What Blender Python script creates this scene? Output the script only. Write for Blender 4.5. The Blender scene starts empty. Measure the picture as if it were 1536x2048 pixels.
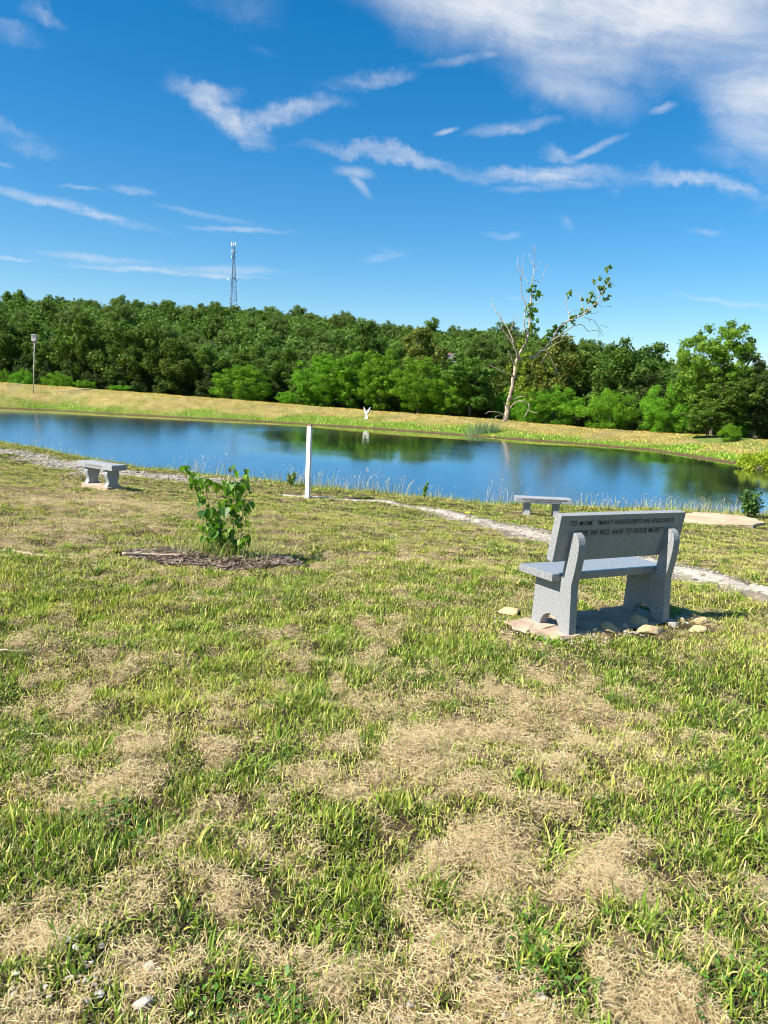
import bpy, bmesh, math, random
import numpy as np
from mathutils import Vector, Matrix, Euler

# ------------------------------------------------------------------ camera, sky, sun, exposure
sc = bpy.context.scene
col = sc.collection
F_PX, ROLL, YH, EYE = 1540.0, 0.042, 800.0, 1.6
PITCH = math.atan((1024 - YH) / F_PX)
FW = np.array([0, math.cos(PITCH), -math.sin(PITCH)])
_R = np.array([1.0, 0, 0]); _U = np.array([0, math.sin(PITCH), math.cos(PITCH)])
RT = _R * math.cos(ROLL) + _U * math.sin(ROLL)
UP = _U * math.cos(ROLL) - _R * math.sin(ROLL)
CAM = np.array([0, 0, EYE])
cd = bpy.data.cameras.new('camera'); cam = bpy.data.objects.new('camera', cd); col.objects.link(cam)
cd.sensor_width = 36.0; cd.sensor_fit = 'AUTO'; cd.lens = F_PX / 2048 * 36.0
cd.clip_start = 0.05; cd.clip_end = 5000
M = Matrix(((RT[0], UP[0], -FW[0], 0), (RT[1], UP[1], -FW[1], 0), (RT[2], UP[2], -FW[2], EYE), (0, 0, 0, 1)))
cam.matrix_world = M
sc.camera = cam


def ray(px, py):
    d = FW + RT * (px - 768) / F_PX + UP * (1024 - py) / F_PX
    return d


def at(px, py, Y):
    """world point seen at photo pixel (px, py) at ground distance Y"""
    d = ray(px, py)
    return CAM + d * (Y / d[1])


SUN_EL, SUN_AZ_VEC = math.radians(46), np.array([-0.906, -0.423])
sun_dir = np.array([SUN_AZ_VEC[0] * math.cos(SUN_EL), SUN_AZ_VEC[1] * math.cos(SUN_EL), math.sin(SUN_EL)])
ld = bpy.data.lights.new('sun', 'SUN'); ld.energy = 5.0; ld.angle = math.radians(0.53); ld.color = (1.0, 0.945, 0.86)
lo = bpy.data.objects.new('sun', ld); col.objects.link(lo)
lo.rotation_euler = Vector(-sun_dir).to_track_quat('-Z', 'Y').to_euler()
lo.location = (-30, -10, 40)

sc.view_settings.view_transform = 'Standard'
sc.view_settings.look = 'None'
sc.view_settings.exposure = 1.12
sc.view_settings.gamma = 1.0
sc.cycles.filter_width = 0.95
sc.cycles.max_bounces = 8
sc.cycles.diffuse_bounces = 3
sc.cycles.transmission_bounces = 4
sc.cycles.transparent_max_bounces = 8
sc.cycles.sample_clamp_indirect = 6.0


class NT:
    """short-hand for building node trees"""
    def __init__(s, tree):
        s.t = tree; s.n = tree.nodes; s.l = tree.links
    def new(s, typ, **kw):
        n = s.n.new(typ)
        for k, v in kw.items():
            if k.startswith('i_'):
                key = k[2:]
                key = int(key) if key.isdigit() else key.replace('_', ' ')
                s.set(n.inputs[key], v)
            else:
                setattr(n, k, v)
        return n
    def set(s, sock, v):
        if hasattr(v, 'is_linked') or isinstance(v, bpy.types.NodeSocket):
            s.l.new(v, sock)
        else:
            sock.default_value = v
    def math(s, op, a, b=0.0, clamp=False, c=None):
        n = s.n.new('ShaderNodeMath'); n.operation = op; n.use_clamp = clamp
        s.set(n.inputs[0], a); s.set(n.inputs[1], b)
        if c is not None: s.set(n.inputs[2], c)
        return n.outputs[0]
    def vmath(s, op, a, b=None):
        n = s.n.new('ShaderNodeVectorMath'); n.operation = op
        s.set(n.inputs[0], a)
        if b is not None: s.set(n.inputs[1], b)
        return n
    def noise(s, vec, scale, detail=4, rough=0.55, dist=0.0):
        n = s.n.new('ShaderNodeTexNoise'); s.set(n.inputs['Vector'], vec)
        n.inputs['Scale'].default_value = scale; n.inputs['Detail'].default_value = detail
        n.inputs['Roughness'].default_value = rough; n.inputs['Distortion'].default_value = dist
        return n
    def mapr(s, v, a, b, c=0.0, d=1.0, kind='LINEAR'):
        n = s.n.new('ShaderNodeMapRange'); n.interpolation_type = kind
        s.set(n.inputs['Value'], v)
        for k, x in (('From Min', a), ('From Max', b), ('To Min', c), ('To Max', d)): n.inputs[k].default_value = x
        return n.outputs['Result']
    def mix(s, f, a, b, mode='MIX'):
        n = s.n.new('ShaderNodeMix'); n.data_type = 'RGBA'; n.blend_type = mode
        s.set(n.inputs[0], f); s.set(n.inputs[6], a); s.set(n.inputs[7], b)
        return n.outputs[2]
    def ramp(s, f, stops):
        n = s.n.new('ShaderNodeValToRGB'); s.set(n.inputs[0], f)
        e = n.color_ramp.elements
        while len(e) < len(stops): e.new(0.5)
        for el, (p, c) in zip(e, stops): el.position = p; el.color = (*c, 1) if len(c) == 3 else c
        return n.outputs[0]


# ---- sky: Nishita sky plus thin procedural cirrus placed by direction
w = bpy.data.worlds.new('World'); sc.world = w; w.use_nodes = True
T = NT(w.node_tree); T.n.clear()
sky = T.new('ShaderNodeTexSky', sky_type='NISHITA', sun_disc=False)
sky.sun_elevation = SUN_EL
sky.sun_rotation = math.atan2(SUN_AZ_VEC[0], SUN_AZ_VEC[1])
sky.altitude = 300; sky.air_density = 1.0; sky.dust_density = 0.55; sky.ozone_density = 2.6
hsv = T.new('ShaderNodeHueSaturation', i_Hue=0.497, i_Saturation=1.46, i_Value=1.0, i_Color=sky.outputs[0])
tc = T.new('ShaderNodeTexCoord')
D0 = tc.outputs['Generated']
wn = T.noise(D0, 5.0, 3, 0.6)
wv = T.vmath('SUBTRACT', wn.outputs['Color'], (0.5, 0.5, 0.5)).outputs[0]
wv = T.vmath('MULTIPLY', wv, (0.07, 0.07, 0.07)).outputs[0]
wn2 = T.noise(D0, 18.0, 5, 0.66)
wv2 = T.vmath('SUBTRACT', wn2.outputs['Color'], (0.5, 0.5, 0.5)).outputs[0]
wv2 = T.vmath('MULTIPLY', wv2, (0.05, 0.05, 0.05)).outputs[0]
DW = T.vmath('ADD', T.vmath('ADD', D0, wv).outputs[0], wv2).outputs[0]
DS = T.vmath('ADD', D0, T.vmath('MULTIPLY', wv2, (0.35, 0.35, 0.35)).outputs[0]).outputs[0]


def dirn(px, py):
    d = ray(px, py); return d / np.linalg.norm(d)


def cloud_stroke(p1, p2, width, soft, strength, warp=DW):
    d1, d2 = dirn(*p1), dirn(*p2)
    m = (d1 + d2) / 2; t = d2 - d1; ln = np.linalg.norm(t) / 2; t = t / np.linalg.norm(t)
    mm = m / np.linalg.norm(m)
    n = np.cross(mm, t); n /= np.linalg.norm(n)
    rot = Matrix(((t[0], n[0], mm[0]), (t[1], n[1], mm[1]), (t[2], n[2], mm[2]))).to_euler()
    mp = T.new('ShaderNodeMapping', vector_type='TEXTURE')
    T.l.new(warp, mp.inputs['Vector'])
    mp.inputs['Location'].default_value = m; mp.inputs['Rotation'].default_value = rot
    mp.inputs['Scale'].default_value = (ln * 1.12 + 8 / F_PX, width * (.85 if width < 60 else 1.0) / F_PX, 0.6)
    L = T.vmath('LENGTH', mp.outputs[0]).outputs['Value']
    return T.mapr(L, 1.0, soft, 0.0, strength, 'SMOOTHSTEP')


STROKES = [  # p1, p2, half width px, inner radius, strength
    ((640, -80), (1750, 130), 120, 0.1, 1.15), ((1000, -60), (1700, -40), 120, 0.2, 0.9),
    ((1330, 130), (1700, 230), 90, 0.1, 0.8), ((1400, 250), (1720, 330), 60, 0.1, 0.6), ((1480, 160), (1760, 330), 110, 0.1, 0.55), ((950, 70), (1420, 160), 80, 0.1, 0.65),
    ((1000, 120), (1290, 240), 60, 0.1, 0.45), ((840, 128), (1060, 100), 14, 0.1, 0.5), ((930, 268), (1130, 240), 16, 0.1, 0.55),
    ((320, 160), (560, 275), 40, 0.1, 0.85), ((400, 235), (700, 195), 30, 0.1, 0.75), ((640, 170), (850, 130), 22, 0.1, 0.45),
    ((330, 185), (480, 170), 26, 0.1, 0.6),
    ((874, 268), (918, 256), 8, 0.0, 0.6), ((670, 335), (750, 350), 16, 0.1, 0.45), ((700, 345), (740, 395), 16, 0.1, 0.4),
    ((600, 285), (1000, 340), 22, 0.1, 0.55), ((880, 320), (1320, 390), 30, 0.15, 0.7), ((980, 380), (1250, 365), 14, 0.1, 0.5),
    ((1200, 372), (1760, 400), 24, 0.1, 0.6), ((1130, 320), (1255, 268), 12, 0.1, 0.6), ((1080, 290), (1150, 330), 22, 0.1, 0.4),
    ((1380, 310), (1620, 340), 32, 0.1, 0.5), ((1300, 225), (1350, 210), 12, 0.1, 0.3),
    ((-60, 362), (330, 464), 15, 0.1, 0.7), ((215, 372), (312, 384), 13, 0.1, 0.6), ((120, 374), (210, 382), 6, 0.1, 0.4),
    ((310, 410), (520, 450), 10, 0.1, 0.35), ((360, 450), (600, 466), 9, 0.1, 0.45),
    ((60, 505), (330, 530), 13, 0.1, 0.45), ((100, 525), (560, 560), 10, 0.1, 0.6), ((300, 535), (580, 545), 14, 0.1, 0.4),
    ((-30, 518), (70, 523), 5, 0.1, 0.5), ((725, 520), (815, 505), 13, 0.1, 0.6), ((760, 495), (805, 512), 12, 0.1, 0.45),
    ((970, 468), (1040, 472), 10, 0.1, 0.45), ((-60, 270), (130, 300), 30, 0.1, 0.35), ((-40, 75), (90, 100), 26, 0.1, 0.4),
    ((40, 45), (130, 60), 18, 0.1, 0.5), ((-20, 330), (30, 332), 8, 0.1, 0.3), ((1120, 440), (1145, 460), 14, 0.1, 0.25),
    ((1370, 465), (1450, 468), 8, 0.1, 0.25), ((1330, 590), (1600, 625), 8, 0.1, 0.3), ((500, 100), (560, 110), 10, 0.1, 0.15),
    ((1010, 595), (1060, 600), 5, 0.1, 0.25), ((300, -60), (560, 20), 50, 0.1, 0.2),
]
acc = None; veil = None
for p1, p2, wd, sf, st in STROKES:
    v = cloud_stroke(p1, p2, wd, sf, st, DW if wd > 16 else DS)
    if wd >= 60: veil = v if veil is None else T.math('MAXIMUM', veil, v)
    else: acc = v if acc is None else T.math('MAXIMUM', acc, v)
# wisps: fine noise stretched along the wind
sp_ = T.new('ShaderNodeSeparateXYZ'); T.l.new(DS, sp_.inputs[0])
zz = T.math('MAXIMUM', T.math('ADD', sp_.outputs['Z'], 0.06), 0.03)
pl = T.new('ShaderNodeCombineXYZ'); T.l.new(T.math('DIVIDE', sp_.outputs['X'], zz), pl.inputs[0]); T.l.new(T.math('DIVIDE', sp_.outputs['Y'], zz), pl.inputs[1])


def plane(px, py):
    d = dirn(px, py); return np.array([d[0], d[1]]) / (d[2] + 0.06)


_dv = plane(1400, 378) - plane(640, 285); WIND = math.atan2(_dv[1], _dv[0])
wm = T.new('ShaderNodeMapping', vector_type='TEXTURE'); T.l.new(pl.outputs[0], wm.inputs['Vector'])
wm.inputs['Rotation'].default_value = (0, 0, WIND); wm.inputs['Scale'].default_value = (1.0, 0.30, 1.0)
wf = T.noise(wm.outputs[0], 0.8, 10, 0.62, 0.35)
wfb = T.noise(D0, 24.0, 7, 0.64, 0.5)
tex = T.math('ADD', T.math('MULTIPLY', wf.outputs['Fac'], 0.66), T.math('MULTIPLY', wfb.outputs['Fac'], 0.34))
tx = T.mapr(tex, 0.36, 0.66, 0.10, 1.15, 'SMOOTHSTEP')
tv = T.mapr(T.math('ADD', T.math('MULTIPLY', wf.outputs['Fac'], 0.88), T.math('MULTIPLY', wfb.outputs['Fac'], 0.12)), 0.34, 0.62, 0.34, 1.12, 'SMOOTHSTEP')
cl = T.math('MAXIMUM', T.math('MULTIPLY', acc, tx), T.math('MULTIPLY', veil, tv), clamp=True)
# nothing below the horizon or right at it
sx = T.new('ShaderNodeSeparateXYZ'); T.l.new(D0, sx.inputs[0])
cl = T.math('MULTIPLY', cl, T.mapr(sx.outputs['Z'], 0.0, 0.08))
SKY_S = 0.074
CLOUD = T.new('ShaderNodeRGB'); CLOUD.outputs[0].default_value = (5.3, 5.5, 5.8, 1)
mixc = T.mix(cl, hsv.outputs[0], CLOUD.outputs[0])
bg = T.new('ShaderNodeBackground', i_Color=mixc, i_Strength=SKY_S)
wo = T.new('ShaderNodeOutputWorld'); T.l.new(bg.outputs[0], wo.inputs['Surface'])

# ------------------------------------------------------------------ helpers
rng = np.random.default_rng(7)
random.seed(7)


def _hash(ix, iy, seed):
    h = (ix.astype(np.int64) * 374761393 + iy.astype(np.int64) * 668265263 + seed * 974634777) & 0xFFFFFFFF
    h = ((h ^ (h >> 13)) * 1274126177) & 0xFFFFFFFF
    return ((h ^ (h >> 16)) & 0xFFFF) / 65535.0


def vnoise(x, y, seed=0):
    x = np.asarray(x, float); y = np.asarray(y, float)
    ix = np.floor(x); iy = np.floor(y); fx = x - ix; fy = y - iy
    fx = fx * fx * (3 - 2 * fx); fy = fy * fy * (3 - 2 * fy)
    a = _hash(ix, iy, seed); b = _hash(ix + 1, iy, seed); c = _hash(ix, iy + 1, seed); d = _hash(ix + 1, iy + 1, seed)
    return (a * (1 - fx) + b * fx) * (1 - fy) + (c * (1 - fx) + d * fx) * fy


def fbm(x, y, seed=0, oct=4):
    s = 0; a = 0.5; t = 0
    for k in range(oct):
        s = s + a * vnoise(x * 2 ** k, y * 2 ** k, seed + 17 * k); t += a; a *= 0.5
    return s / t


def sstep(v, a, b):
    t = np.clip((np.asarray(v, float) - a) / (b - a), 0, 1)
    return t * t * (3 - 2 * t)


def lawn_h(x, y):
    x = np.asarray(x, float); y = np.asarray(y, float)
    z = -0.055 * np.clip(y - 7, 0, 8.5) - 0.016 * np.clip(y - 15.5, 0, 40)
    z = z - 0.030 * np.clip(x, -10, 8) * sstep(y, 5, 13)
    return z


def cast(px, py, hf):
    d = ray(px, py); t = 1.0
    for _ in range(60):
        P = CAM + d * t
        g = float(hf(P[0], P[1]))
        t += (P[2] - g) / max(-d[2], 0.02) * 0.6
    return CAM + d * t


EDGE_PX = [(-160, 858), (0, 886), (120, 908), (250, 931), (400, 950), (560, 967), (700, 983), (850, 997), (1000, 1010), (1150, 1017),
           (1300, 1022), (1420, 1026), (1536, 1032), (1700, 1040)]
EDGE = np.array([cast(a, b, lawn_h)[:2] for a, b in EDGE_PX])
WATER = -1.3
# the near shoreline lies 2.2 m outside the lawn's edge
_t = np.gradient(EDGE, axis=0); _n = np.stack([-_t[:, 1], _t[:, 0]], 1); _n /= np.linalg.norm(_n, axis=1)[:, None]
_n[_n[:, 1] < 0] *= -1
NEAR = EDGE + _n * 2.2


def on_water(px, py):
    d = ray(px, py); t = (WATER - EYE) / d[2]; return (CAM + d * t)[:2]


FAR = np.array([on_water(*p) for p in [(1720, 1000), (1610, 966), (1536, 946), (1499, 934), (1420, 921), (1300, 901), (1150, 888), (1000, 877), (860, 866), (735, 857),
                                       (560, 846), (400, 838), (250, 830), (100, 821), (0, 817), (-150, 812)]])
nl, nr = NEAR[0], NEAR[-1]
LEFT = np.array([[FAR[-1][0] - 4, FAR[-1][1] - 14], [FAR[-1][0] + 2, FAR[-1][1] - 32], [nl[0] - 14, nl[1] + 10]])
RIGHT = np.array([[nr[0] + 5, nr[1] + 1.5], [nr[0] + 8.5, nr[1] + 3.5], [FAR[0][0] + 2.0, FAR[0][1] - 4.5]])
POND = np.vstack([NEAR, RIGHT, FAR, LEFT])


def seg_dist(x, y, pts, closed=False):
    d = np.full(np.shape(x), 1e9)
    n = len(pts)
    for i in range(n if closed else n - 1):
        a = pts[i]; b = pts[(i + 1) % n]; ab = b - a
        t = np.clip(((x - a[0]) * ab[0] + (y - a[1]) * ab[1]) / (ab @ ab), 0, 1)
        d = np.minimum(d, np.hypot(x - a[0] - t * ab[0], y - a[1] - t * ab[1]))
    return d


def inside(x, y, pts):
    c = np.zeros(np.shape(x), bool); n = len(pts)
    for i in range(n):
        a = pts[i]; b = pts[(i + 1) % n]
        if a[1] == b[1]: continue
        k = ((a[1] > y) != (b[1] > y)) & (x < (b[0] - a[0]) * (y - a[1]) / (b[1] - a[1]) + a[0])
        c ^= k
    return c


FARX = np.vstack([FAR, LEFT[:1]])


def hill_h(x, y):
    r = np.hypot(x, y); az = np.degrees(np.arctan2(x, y))
    top = np.interp(az, [-60, -26, -10, -2.5, 5, 8.6, 15.7, 20, 26, 34, 60], [28, 29, 31.5, 29, 26.5, 26.5, 21, 17, 12, 9, 8])
    return -1.8 + top * sstep(r, 135, 330) + 1.5 * (fbm(x / 40, y / 40, 5) - 0.5) * sstep(r, 130, 200)


BENCH_O = np.array([1.129, 5.576]); BENCH_YAW = 0.505; BENCH_Z = 0.024
bl = np.array([math.cos(BENCH_YAW), math.sin(BENCH_YAW)]); bu = np.array([math.sin(BENCH_YAW), -math.cos(BENCH_YAW)])


def terrain(x, y, micro=True):
    x = np.asarray(x, float); y = np.asarray(y, float)
    dp = seg_dist(x, y, POND, True); ins = inside(x, y, POND)
    dp = dp + 0.5 * (fbm(x / 1.6, y / 1.6, 3, 2) - 0.5)
    dF = seg_dist(x, y, FARX); dN = np.minimum(seg_dist(x, y, NEAR), seg_dist(x, y, np.vstack([NEAR[-1:], RIGHT])))
    L = lawn_h(x, y)
    near = WATER + 0.02 + (L - WATER - 0.02) * sstep(dp, -0.3, 2.1)
    crest = np.interp(x, [-60, -49, -11, -1.6, 10, 19, 30], [1.9, 1.75, .63, .32, .12, -.2, -.2])
    up = np.clip(dp / 7.0, 0, 1) ** 0.8
    farz = WATER + 0.05 + (crest - WATER - 0.05) * (up * 0.9 + 0.1 * sstep(dp, 5, 9))
    farz = farz + (hill_h(x, y) - farz) * sstep(dp, 9.5, 19)
    wgt = sstep(dF - dN, -2, 2)   # 1 = near side
    wgt = np.where(y > 70, 0, wgt)
    z = farz * (1 - wgt) + near * wgt
    z = np.where(ins, WATER - 0.12 - np.clip(dp, 0, 4) * 0.35, z)
    if micro:
        q_s = (x - BENCH_O[0]) * bl[0] + (y - BENCH_O[1]) * bl[1]; q_u = (x - BENCH_O[0]) * bu[0] + (y - BENCH_O[1]) * bu[1]
        pad = 1 - sstep(np.hypot(np.maximum(np.abs(q_s - .5) - .75, 0), np.maximum(np.abs(q_u - .2) - .3, 0)), 0, .9)
        r = np.hypot(x, y)
        k = 1 - sstep(r, 20, 40)
        z = z + k * np.where(ins, 0, 1) * (0.075 * (fbm(x * 1.3, y * 1.3, 11, 3) - 0.5) + 0.07 * (fbm(x * 5, y * 5, 12, 2) - 0.5))
        z = z * (1 - pad) + (BENCH_Z - .022 + .02 * (fbm(x * 6, y * 6, 12, 2) - 0.5)) * pad
        z = z + (1 - k) * np.where(ins, 0, 0.12) * (fbm(x * .6, y * .6, 13, 3) - 0.5)
    return z


def gpt(px, py):
    """point of the ground seen at photo pixel"""
    return cast(px, py, lambda a, b: terrain(np.array([a]), np.array([b]))[0])


def gz(x, y):
    return float(terrain(np.array([x]), np.array([y]))[0])


def link_obj(name, me, mat=None, parent=None):
    o = bpy.data.objects.new(name, me)
    col.objects.link(o)
    if mat is not None:
        for m in (mat if isinstance(mat, (list, tuple)) else [mat]): me.materials.append(m)
    if parent is not None: o.parent = parent
    return o


def tag(o, label=None, cat=None, group=None, kind=None):
    if label: o['label'] = label
    if cat: o['category'] = cat
    if group: o['group'] = group
    if kind: o['kind'] = kind
    return o


def empty(name, loc, rz=0.0):
    o = bpy.data.objects.new(name, None); o.empty_display_size = 0.2
    col.objects.link(o); o.location = loc; o.rotation_euler = (0, 0, rz)
    return o


def np_mesh(name, V, loops, starts, C=None, smooth=False, matidx=None):
    me = bpy.data.meshes.new(name)
    V = np.ascontiguousarray(V, np.float32)
    me.vertices.add(len(V)); me.vertices.foreach_set('co', V.ravel())
    me.loops.add(len(loops)); me.loops.foreach_set('vertex_index', np.ascontiguousarray(loops, np.int32))
    me.polygons.add(len(starts)); me.polygons.foreach_set('loop_start', np.ascontiguousarray(starts, np.int32))
    if matidx is not None: me.polygons.foreach_set('material_index', np.ascontiguousarray(matidx, np.int32))
    me.update(calc_edges=True)
    if smooth: me.polygons.foreach_set('use_smooth', np.ones(len(starts), bool))
    else: me.polygons.foreach_set('use_smooth', np.zeros(len(starts), bool))
    if C is not None:
        a = me.attributes.new('Col', 'FLOAT_COLOR', 'POINT')
        C4 = np.ones((len(V), 4), np.float32); C4[:, :3] = C
        a.data.foreach_set('color', C4.ravel())
    return me


class Bits:
    """collects many small polygons (blades, leaves, straws) as arrays"""
    def __init__(s): s.V = []; s.C = []; s.loops = []; s.sizes = []; s.n = 0
    def add(s, V, C, pattern, sizes):
        # V (N,k,3), C (N,3) ; pattern: flat local indices ; sizes: faces' sizes
        N, k, _ = V.shape
        if N == 0: return
        s.V.append(V.reshape(-1, 3)); s.C.append(np.repeat(C, k, 0))
        base = (s.n + np.arange(N) * k)[:, None]
        s.loops.append((base + np.array(pattern)[None]).ravel())
        s.sizes.append(np.tile(np.array(sizes), N)); s.n += N * k
    def mesh(s, name):
        sz = np.concatenate(s.sizes); st = np.concatenate([[0], np.cumsum(sz)[:-1]])
        return np_mesh(name, np.concatenate(s.V), np.concatenate(s.loops), st, np.clip(np.concatenate(s.C), 0, 1))


def blades(B, P, h, wd, az, lean, C, fine=True, droop=0.0):
    N = len(P)
    a = np.stack([np.cos(az), np.sin(az), np.zeros(N)], 1)
    fa = az + np.pi / 2 + rng.normal(0, .7, N)
    s = np.stack([np.cos(fa), np.sin(fa), np.zeros(N)], 1) * (wd * 0.5)[:, None]
    up = np.array([0, 0, 1.0])
    vh = h * np.sqrt(np.clip(1 - lean ** 2, 0.02, 1))
    mid = P + a * (h * lean * 0.38)[:, None] + up * (vh * 0.62)[:, None]
    tip = P + a * (h * lean)[:, None] + up * (vh * (1 - droop))[:, None]
    if fine:
        V = np.stack([P - s, P + s, mid - s * .85, mid + s * .85, tip], 1)
        B.add(V, C, [0, 1, 3, 2, 2, 3, 4], [4, 3])
    else:
        V = np.stack([P - s, P + s, tip], 1)
        B.add(V, C, [0, 1, 2], [3])


def straws(B, P, ln, wd, az, tilt, C):
    N = len(P)
    a = np.stack([np.cos(az) * np.cos(tilt), np.sin(az) * np.cos(tilt), np.sin(tilt)], 1) * (ln * .5)[:, None]
    s = np.stack([-np.sin(az), np.cos(az), np.zeros(N)], 1) * (wd * .5)[:, None]
    s[:, 2] += rng.normal(0, .35, N) * wd * .5
    bend = np.zeros((N, 3)); bend[:, 2] = rng.normal(0, .07, N) * ln; bend[:, :2] = rng.normal(0, .045, (N, 2)) * ln[:, None]
    V = np.stack([P - a - s, P - a + s, P + bend - s, P + bend + s, P + a - s * .6, P + a + s * .6], 1)
    B.add(V, C, [0, 1, 3, 2, 2, 3, 5, 4], [4, 4])


class MB:
    """collects boxes, tubes and prisms into one mesh"""
    def __init__(s): s.v = []; s.f = []; s.m = []; s.mi = 0
    def add(s, vs, fs):
        b = len(s.v); s.v += [tuple(map(float, q)) for q in vs]; s.f += [tuple(b + i for i in f) for f in fs]; s.m += [s.mi] * len(fs)
    def box(s, c, size, rot=None):
        hx, hy, hz = (q / 2 for q in size)
        vs = [Vector((sx * hx, sy * hy, sz * hz)) for sz in (-1, 1) for sx, sy in ((-1, -1), (1, -1), (1, 1), (-1, 1))]
        if rot is not None: vs = [rot @ q for q in vs]
        vs = [q + Vector(c) for q in vs]
        s.add(vs, [(3, 2, 1, 0), (4, 5, 6, 7), (0, 1, 5, 4), (1, 2, 6, 5), (2, 3, 7, 6), (3, 0, 4, 7)])
    def tube(s, pts, rad, n=6, cap=True, wob=0.0):
        pts = [Vector(p) for p in pts]
        if not hasattr(rad, '__len__'): rad = [rad] * len(pts)
        b = len(s.v); prev = None
        for i, p in enumerate(pts):
            d = (pts[min(i + 1, len(pts) - 1)] - pts[max(i - 1, 0)])
            d = d.normalized() if d.length > 1e-9 else Vector((0, 0, 1))
            if prev is None:
                ref = Vector((0, 1, 0)) if abs(d.y) < 0.8 else Vector((1, 0, 0))
                u = d.cross(ref).normalized()
            else:
                u = (prev - d * prev.dot(d)).normalized()
            prev = u; v = d.cross(u)
            for k in range(n):
                a = 2 * math.pi * k / n
                r = rad[i] * (1 + wob * random.uniform(-1, 1))
                q = p + (u * math.cos(a) + v * math.sin(a)) * r
                s.v.append(tuple(q))
        fs = []
        for i in range(len(pts) - 1):
            for k in range(n):
                fs.append((b + i * n + k, b + i * n + (k + 1) % n, b + (i + 1) * n + (k + 1) % n, b + (i + 1) * n + k))
        if cap:
            fs.append(tuple(b + k for k in range(n))[::-1]); fs.append(tuple(b + (len(pts) - 1) * n + k for k in range(n)))
        s.f += fs; s.m += [s.mi] * len(fs)
    def build(s, name, mat=None, parent=None, smooth=False, bevel=0.0, seg=2):
        me = bpy.data.meshes.new(name); me.from_pydata(s.v, [], s.f); me.update()
        bm = bmesh.new(); bm.from_mesh(me)
        bmesh.ops.recalc_face_normals(bm, faces=bm.faces)
        if bevel:
            es = [e for e in bm.edges if len(e.link_faces) == 2 and e.calc_face_angle(0) > 0.5]
            bmesh.ops.bevel(bm, geom=es, offset=bevel, segments=seg, affect='EDGES', profile=0.6)
        bm.to_mesh(me); bm.free()
        if not bevel and len(s.m) == len(me.polygons): me.polygons.foreach_set('material_index', s.m)
        if smooth: me.polygons.foreach_set('use_smooth', [True] * len(me.polygons))
        return link_obj(name, me, mat, parent)


def smooth_path(pts, rad, sub=4):
    """Catmull-Rom through points with radii"""
    P = [np.array(p, float) for p in pts]; out = []; rr = []
    for i in range(len(P) - 1):
        p0 = P[max(i - 1, 0)]; p1 = P[i]; p2 = P[i + 1]; p3 = P[min(i + 2, len(P) - 1)]
        for k in range(sub):
            t = k / sub
            out.append(0.5 * ((2 * p1) + (-p0 + p2) * t + (2 * p0 - 5 * p1 + 4 * p2 - p3) * t * t + (-p0 + 3 * p1 - 3 * p2 + p3) * t ** 3))
            rr.append(rad[i] * (1 - t) + rad[i + 1] * t)
    out.append(P[-1]); rr.append(rad[-1])
    return out, rr


def prism(prof, s0, s1):
    """extrude a (u, v) outline from s0 to s1 along x: returns verts (x, y=u, z=v), faces"""
    n = len(prof)
    vs = [(s0, u, v) for u, v in prof] + [(s1, u, v) for u, v in prof]
    fs = [tuple(range(n)), tuple(range(2 * n - 1, n - 1, -1))] + [(i, i + n, (i + 1) % n + n, (i + 1) % n) for i in range(n)]
    return vs, fs


# ------------------------------------------------------------------ materials
def new_mat(name):
    m = bpy.data.materials.new(name); m.use_nodes = True
    t = NT(m.node_tree); t.n.clear()
    return m, t


def finish(m, t, bsdf):
    o = t.new('ShaderNodeOutputMaterial'); t.l.new(bsdf, o.inputs['Surface'])
    return m


def leaf_mat(name, rough=0.5, trans=0.3, tint=(1.5, 1.5, 0.6), rand=0.0, spec=0.35, gain=(1, 1, 1)):
    m, t = new_mat(name)
    a = t.new('ShaderNodeAttribute', attribute_name='Col')
    c = t.mix(1.0, a.outputs['Color'], (*gain, 1), 'MULTIPLY')
    if rand:
        oi = t.new('ShaderNodeObjectInfo')
        k = t.mapr(oi.outputs['Random'], 0, 1, 1 - rand, 1 + rand)
        h = t.new('ShaderNodeHueSaturation', i_Color=c)
        t.l.new(t.mapr(oi.outputs['Random'], 0, 1, 0.492, 0.512), h.inputs['Hue']); t.l.new(k, h.inputs['Value'])
        c = h.outputs[0]
    p = t.new('ShaderNodeBsdfPrincipled', i_Base_Color=c, i_Roughness=rough)
    p.inputs['Specular IOR Level'].default_value = spec
    tr = t.new('ShaderNodeBsdfTranslucent')
    t.l.new(t.mix(1.0, c, (*tint, 1), 'MULTIPLY'), tr.inputs['Color'])
    mx = t.new('ShaderNodeMixShader', i_Fac=trans)
    t.l.new(p.outputs[0], mx.inputs[1]); t.l.new(tr.outputs[0], mx.inputs[2])
    return finish(m, t, mx.outputs[0])


M_GRASS = leaf_mat('grass_blade', 0.45, 0.3, (1.3, 1.3, 0.5))
M_STRAW = leaf_mat('dry_straw', 0.6, 0.12, (1.1, 1.0, 0.8), spec=0.3)
M_CROWN = leaf_mat('tree_foliage', 0.6, 0.32, (1.2, 1.4, 0.4), rand=0.14, spec=0.12)
M_LEAF = leaf_mat('sapling_leaf', 0.42, 0.42, (1.6, 1.9, 0.35), spec=0.3)


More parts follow.
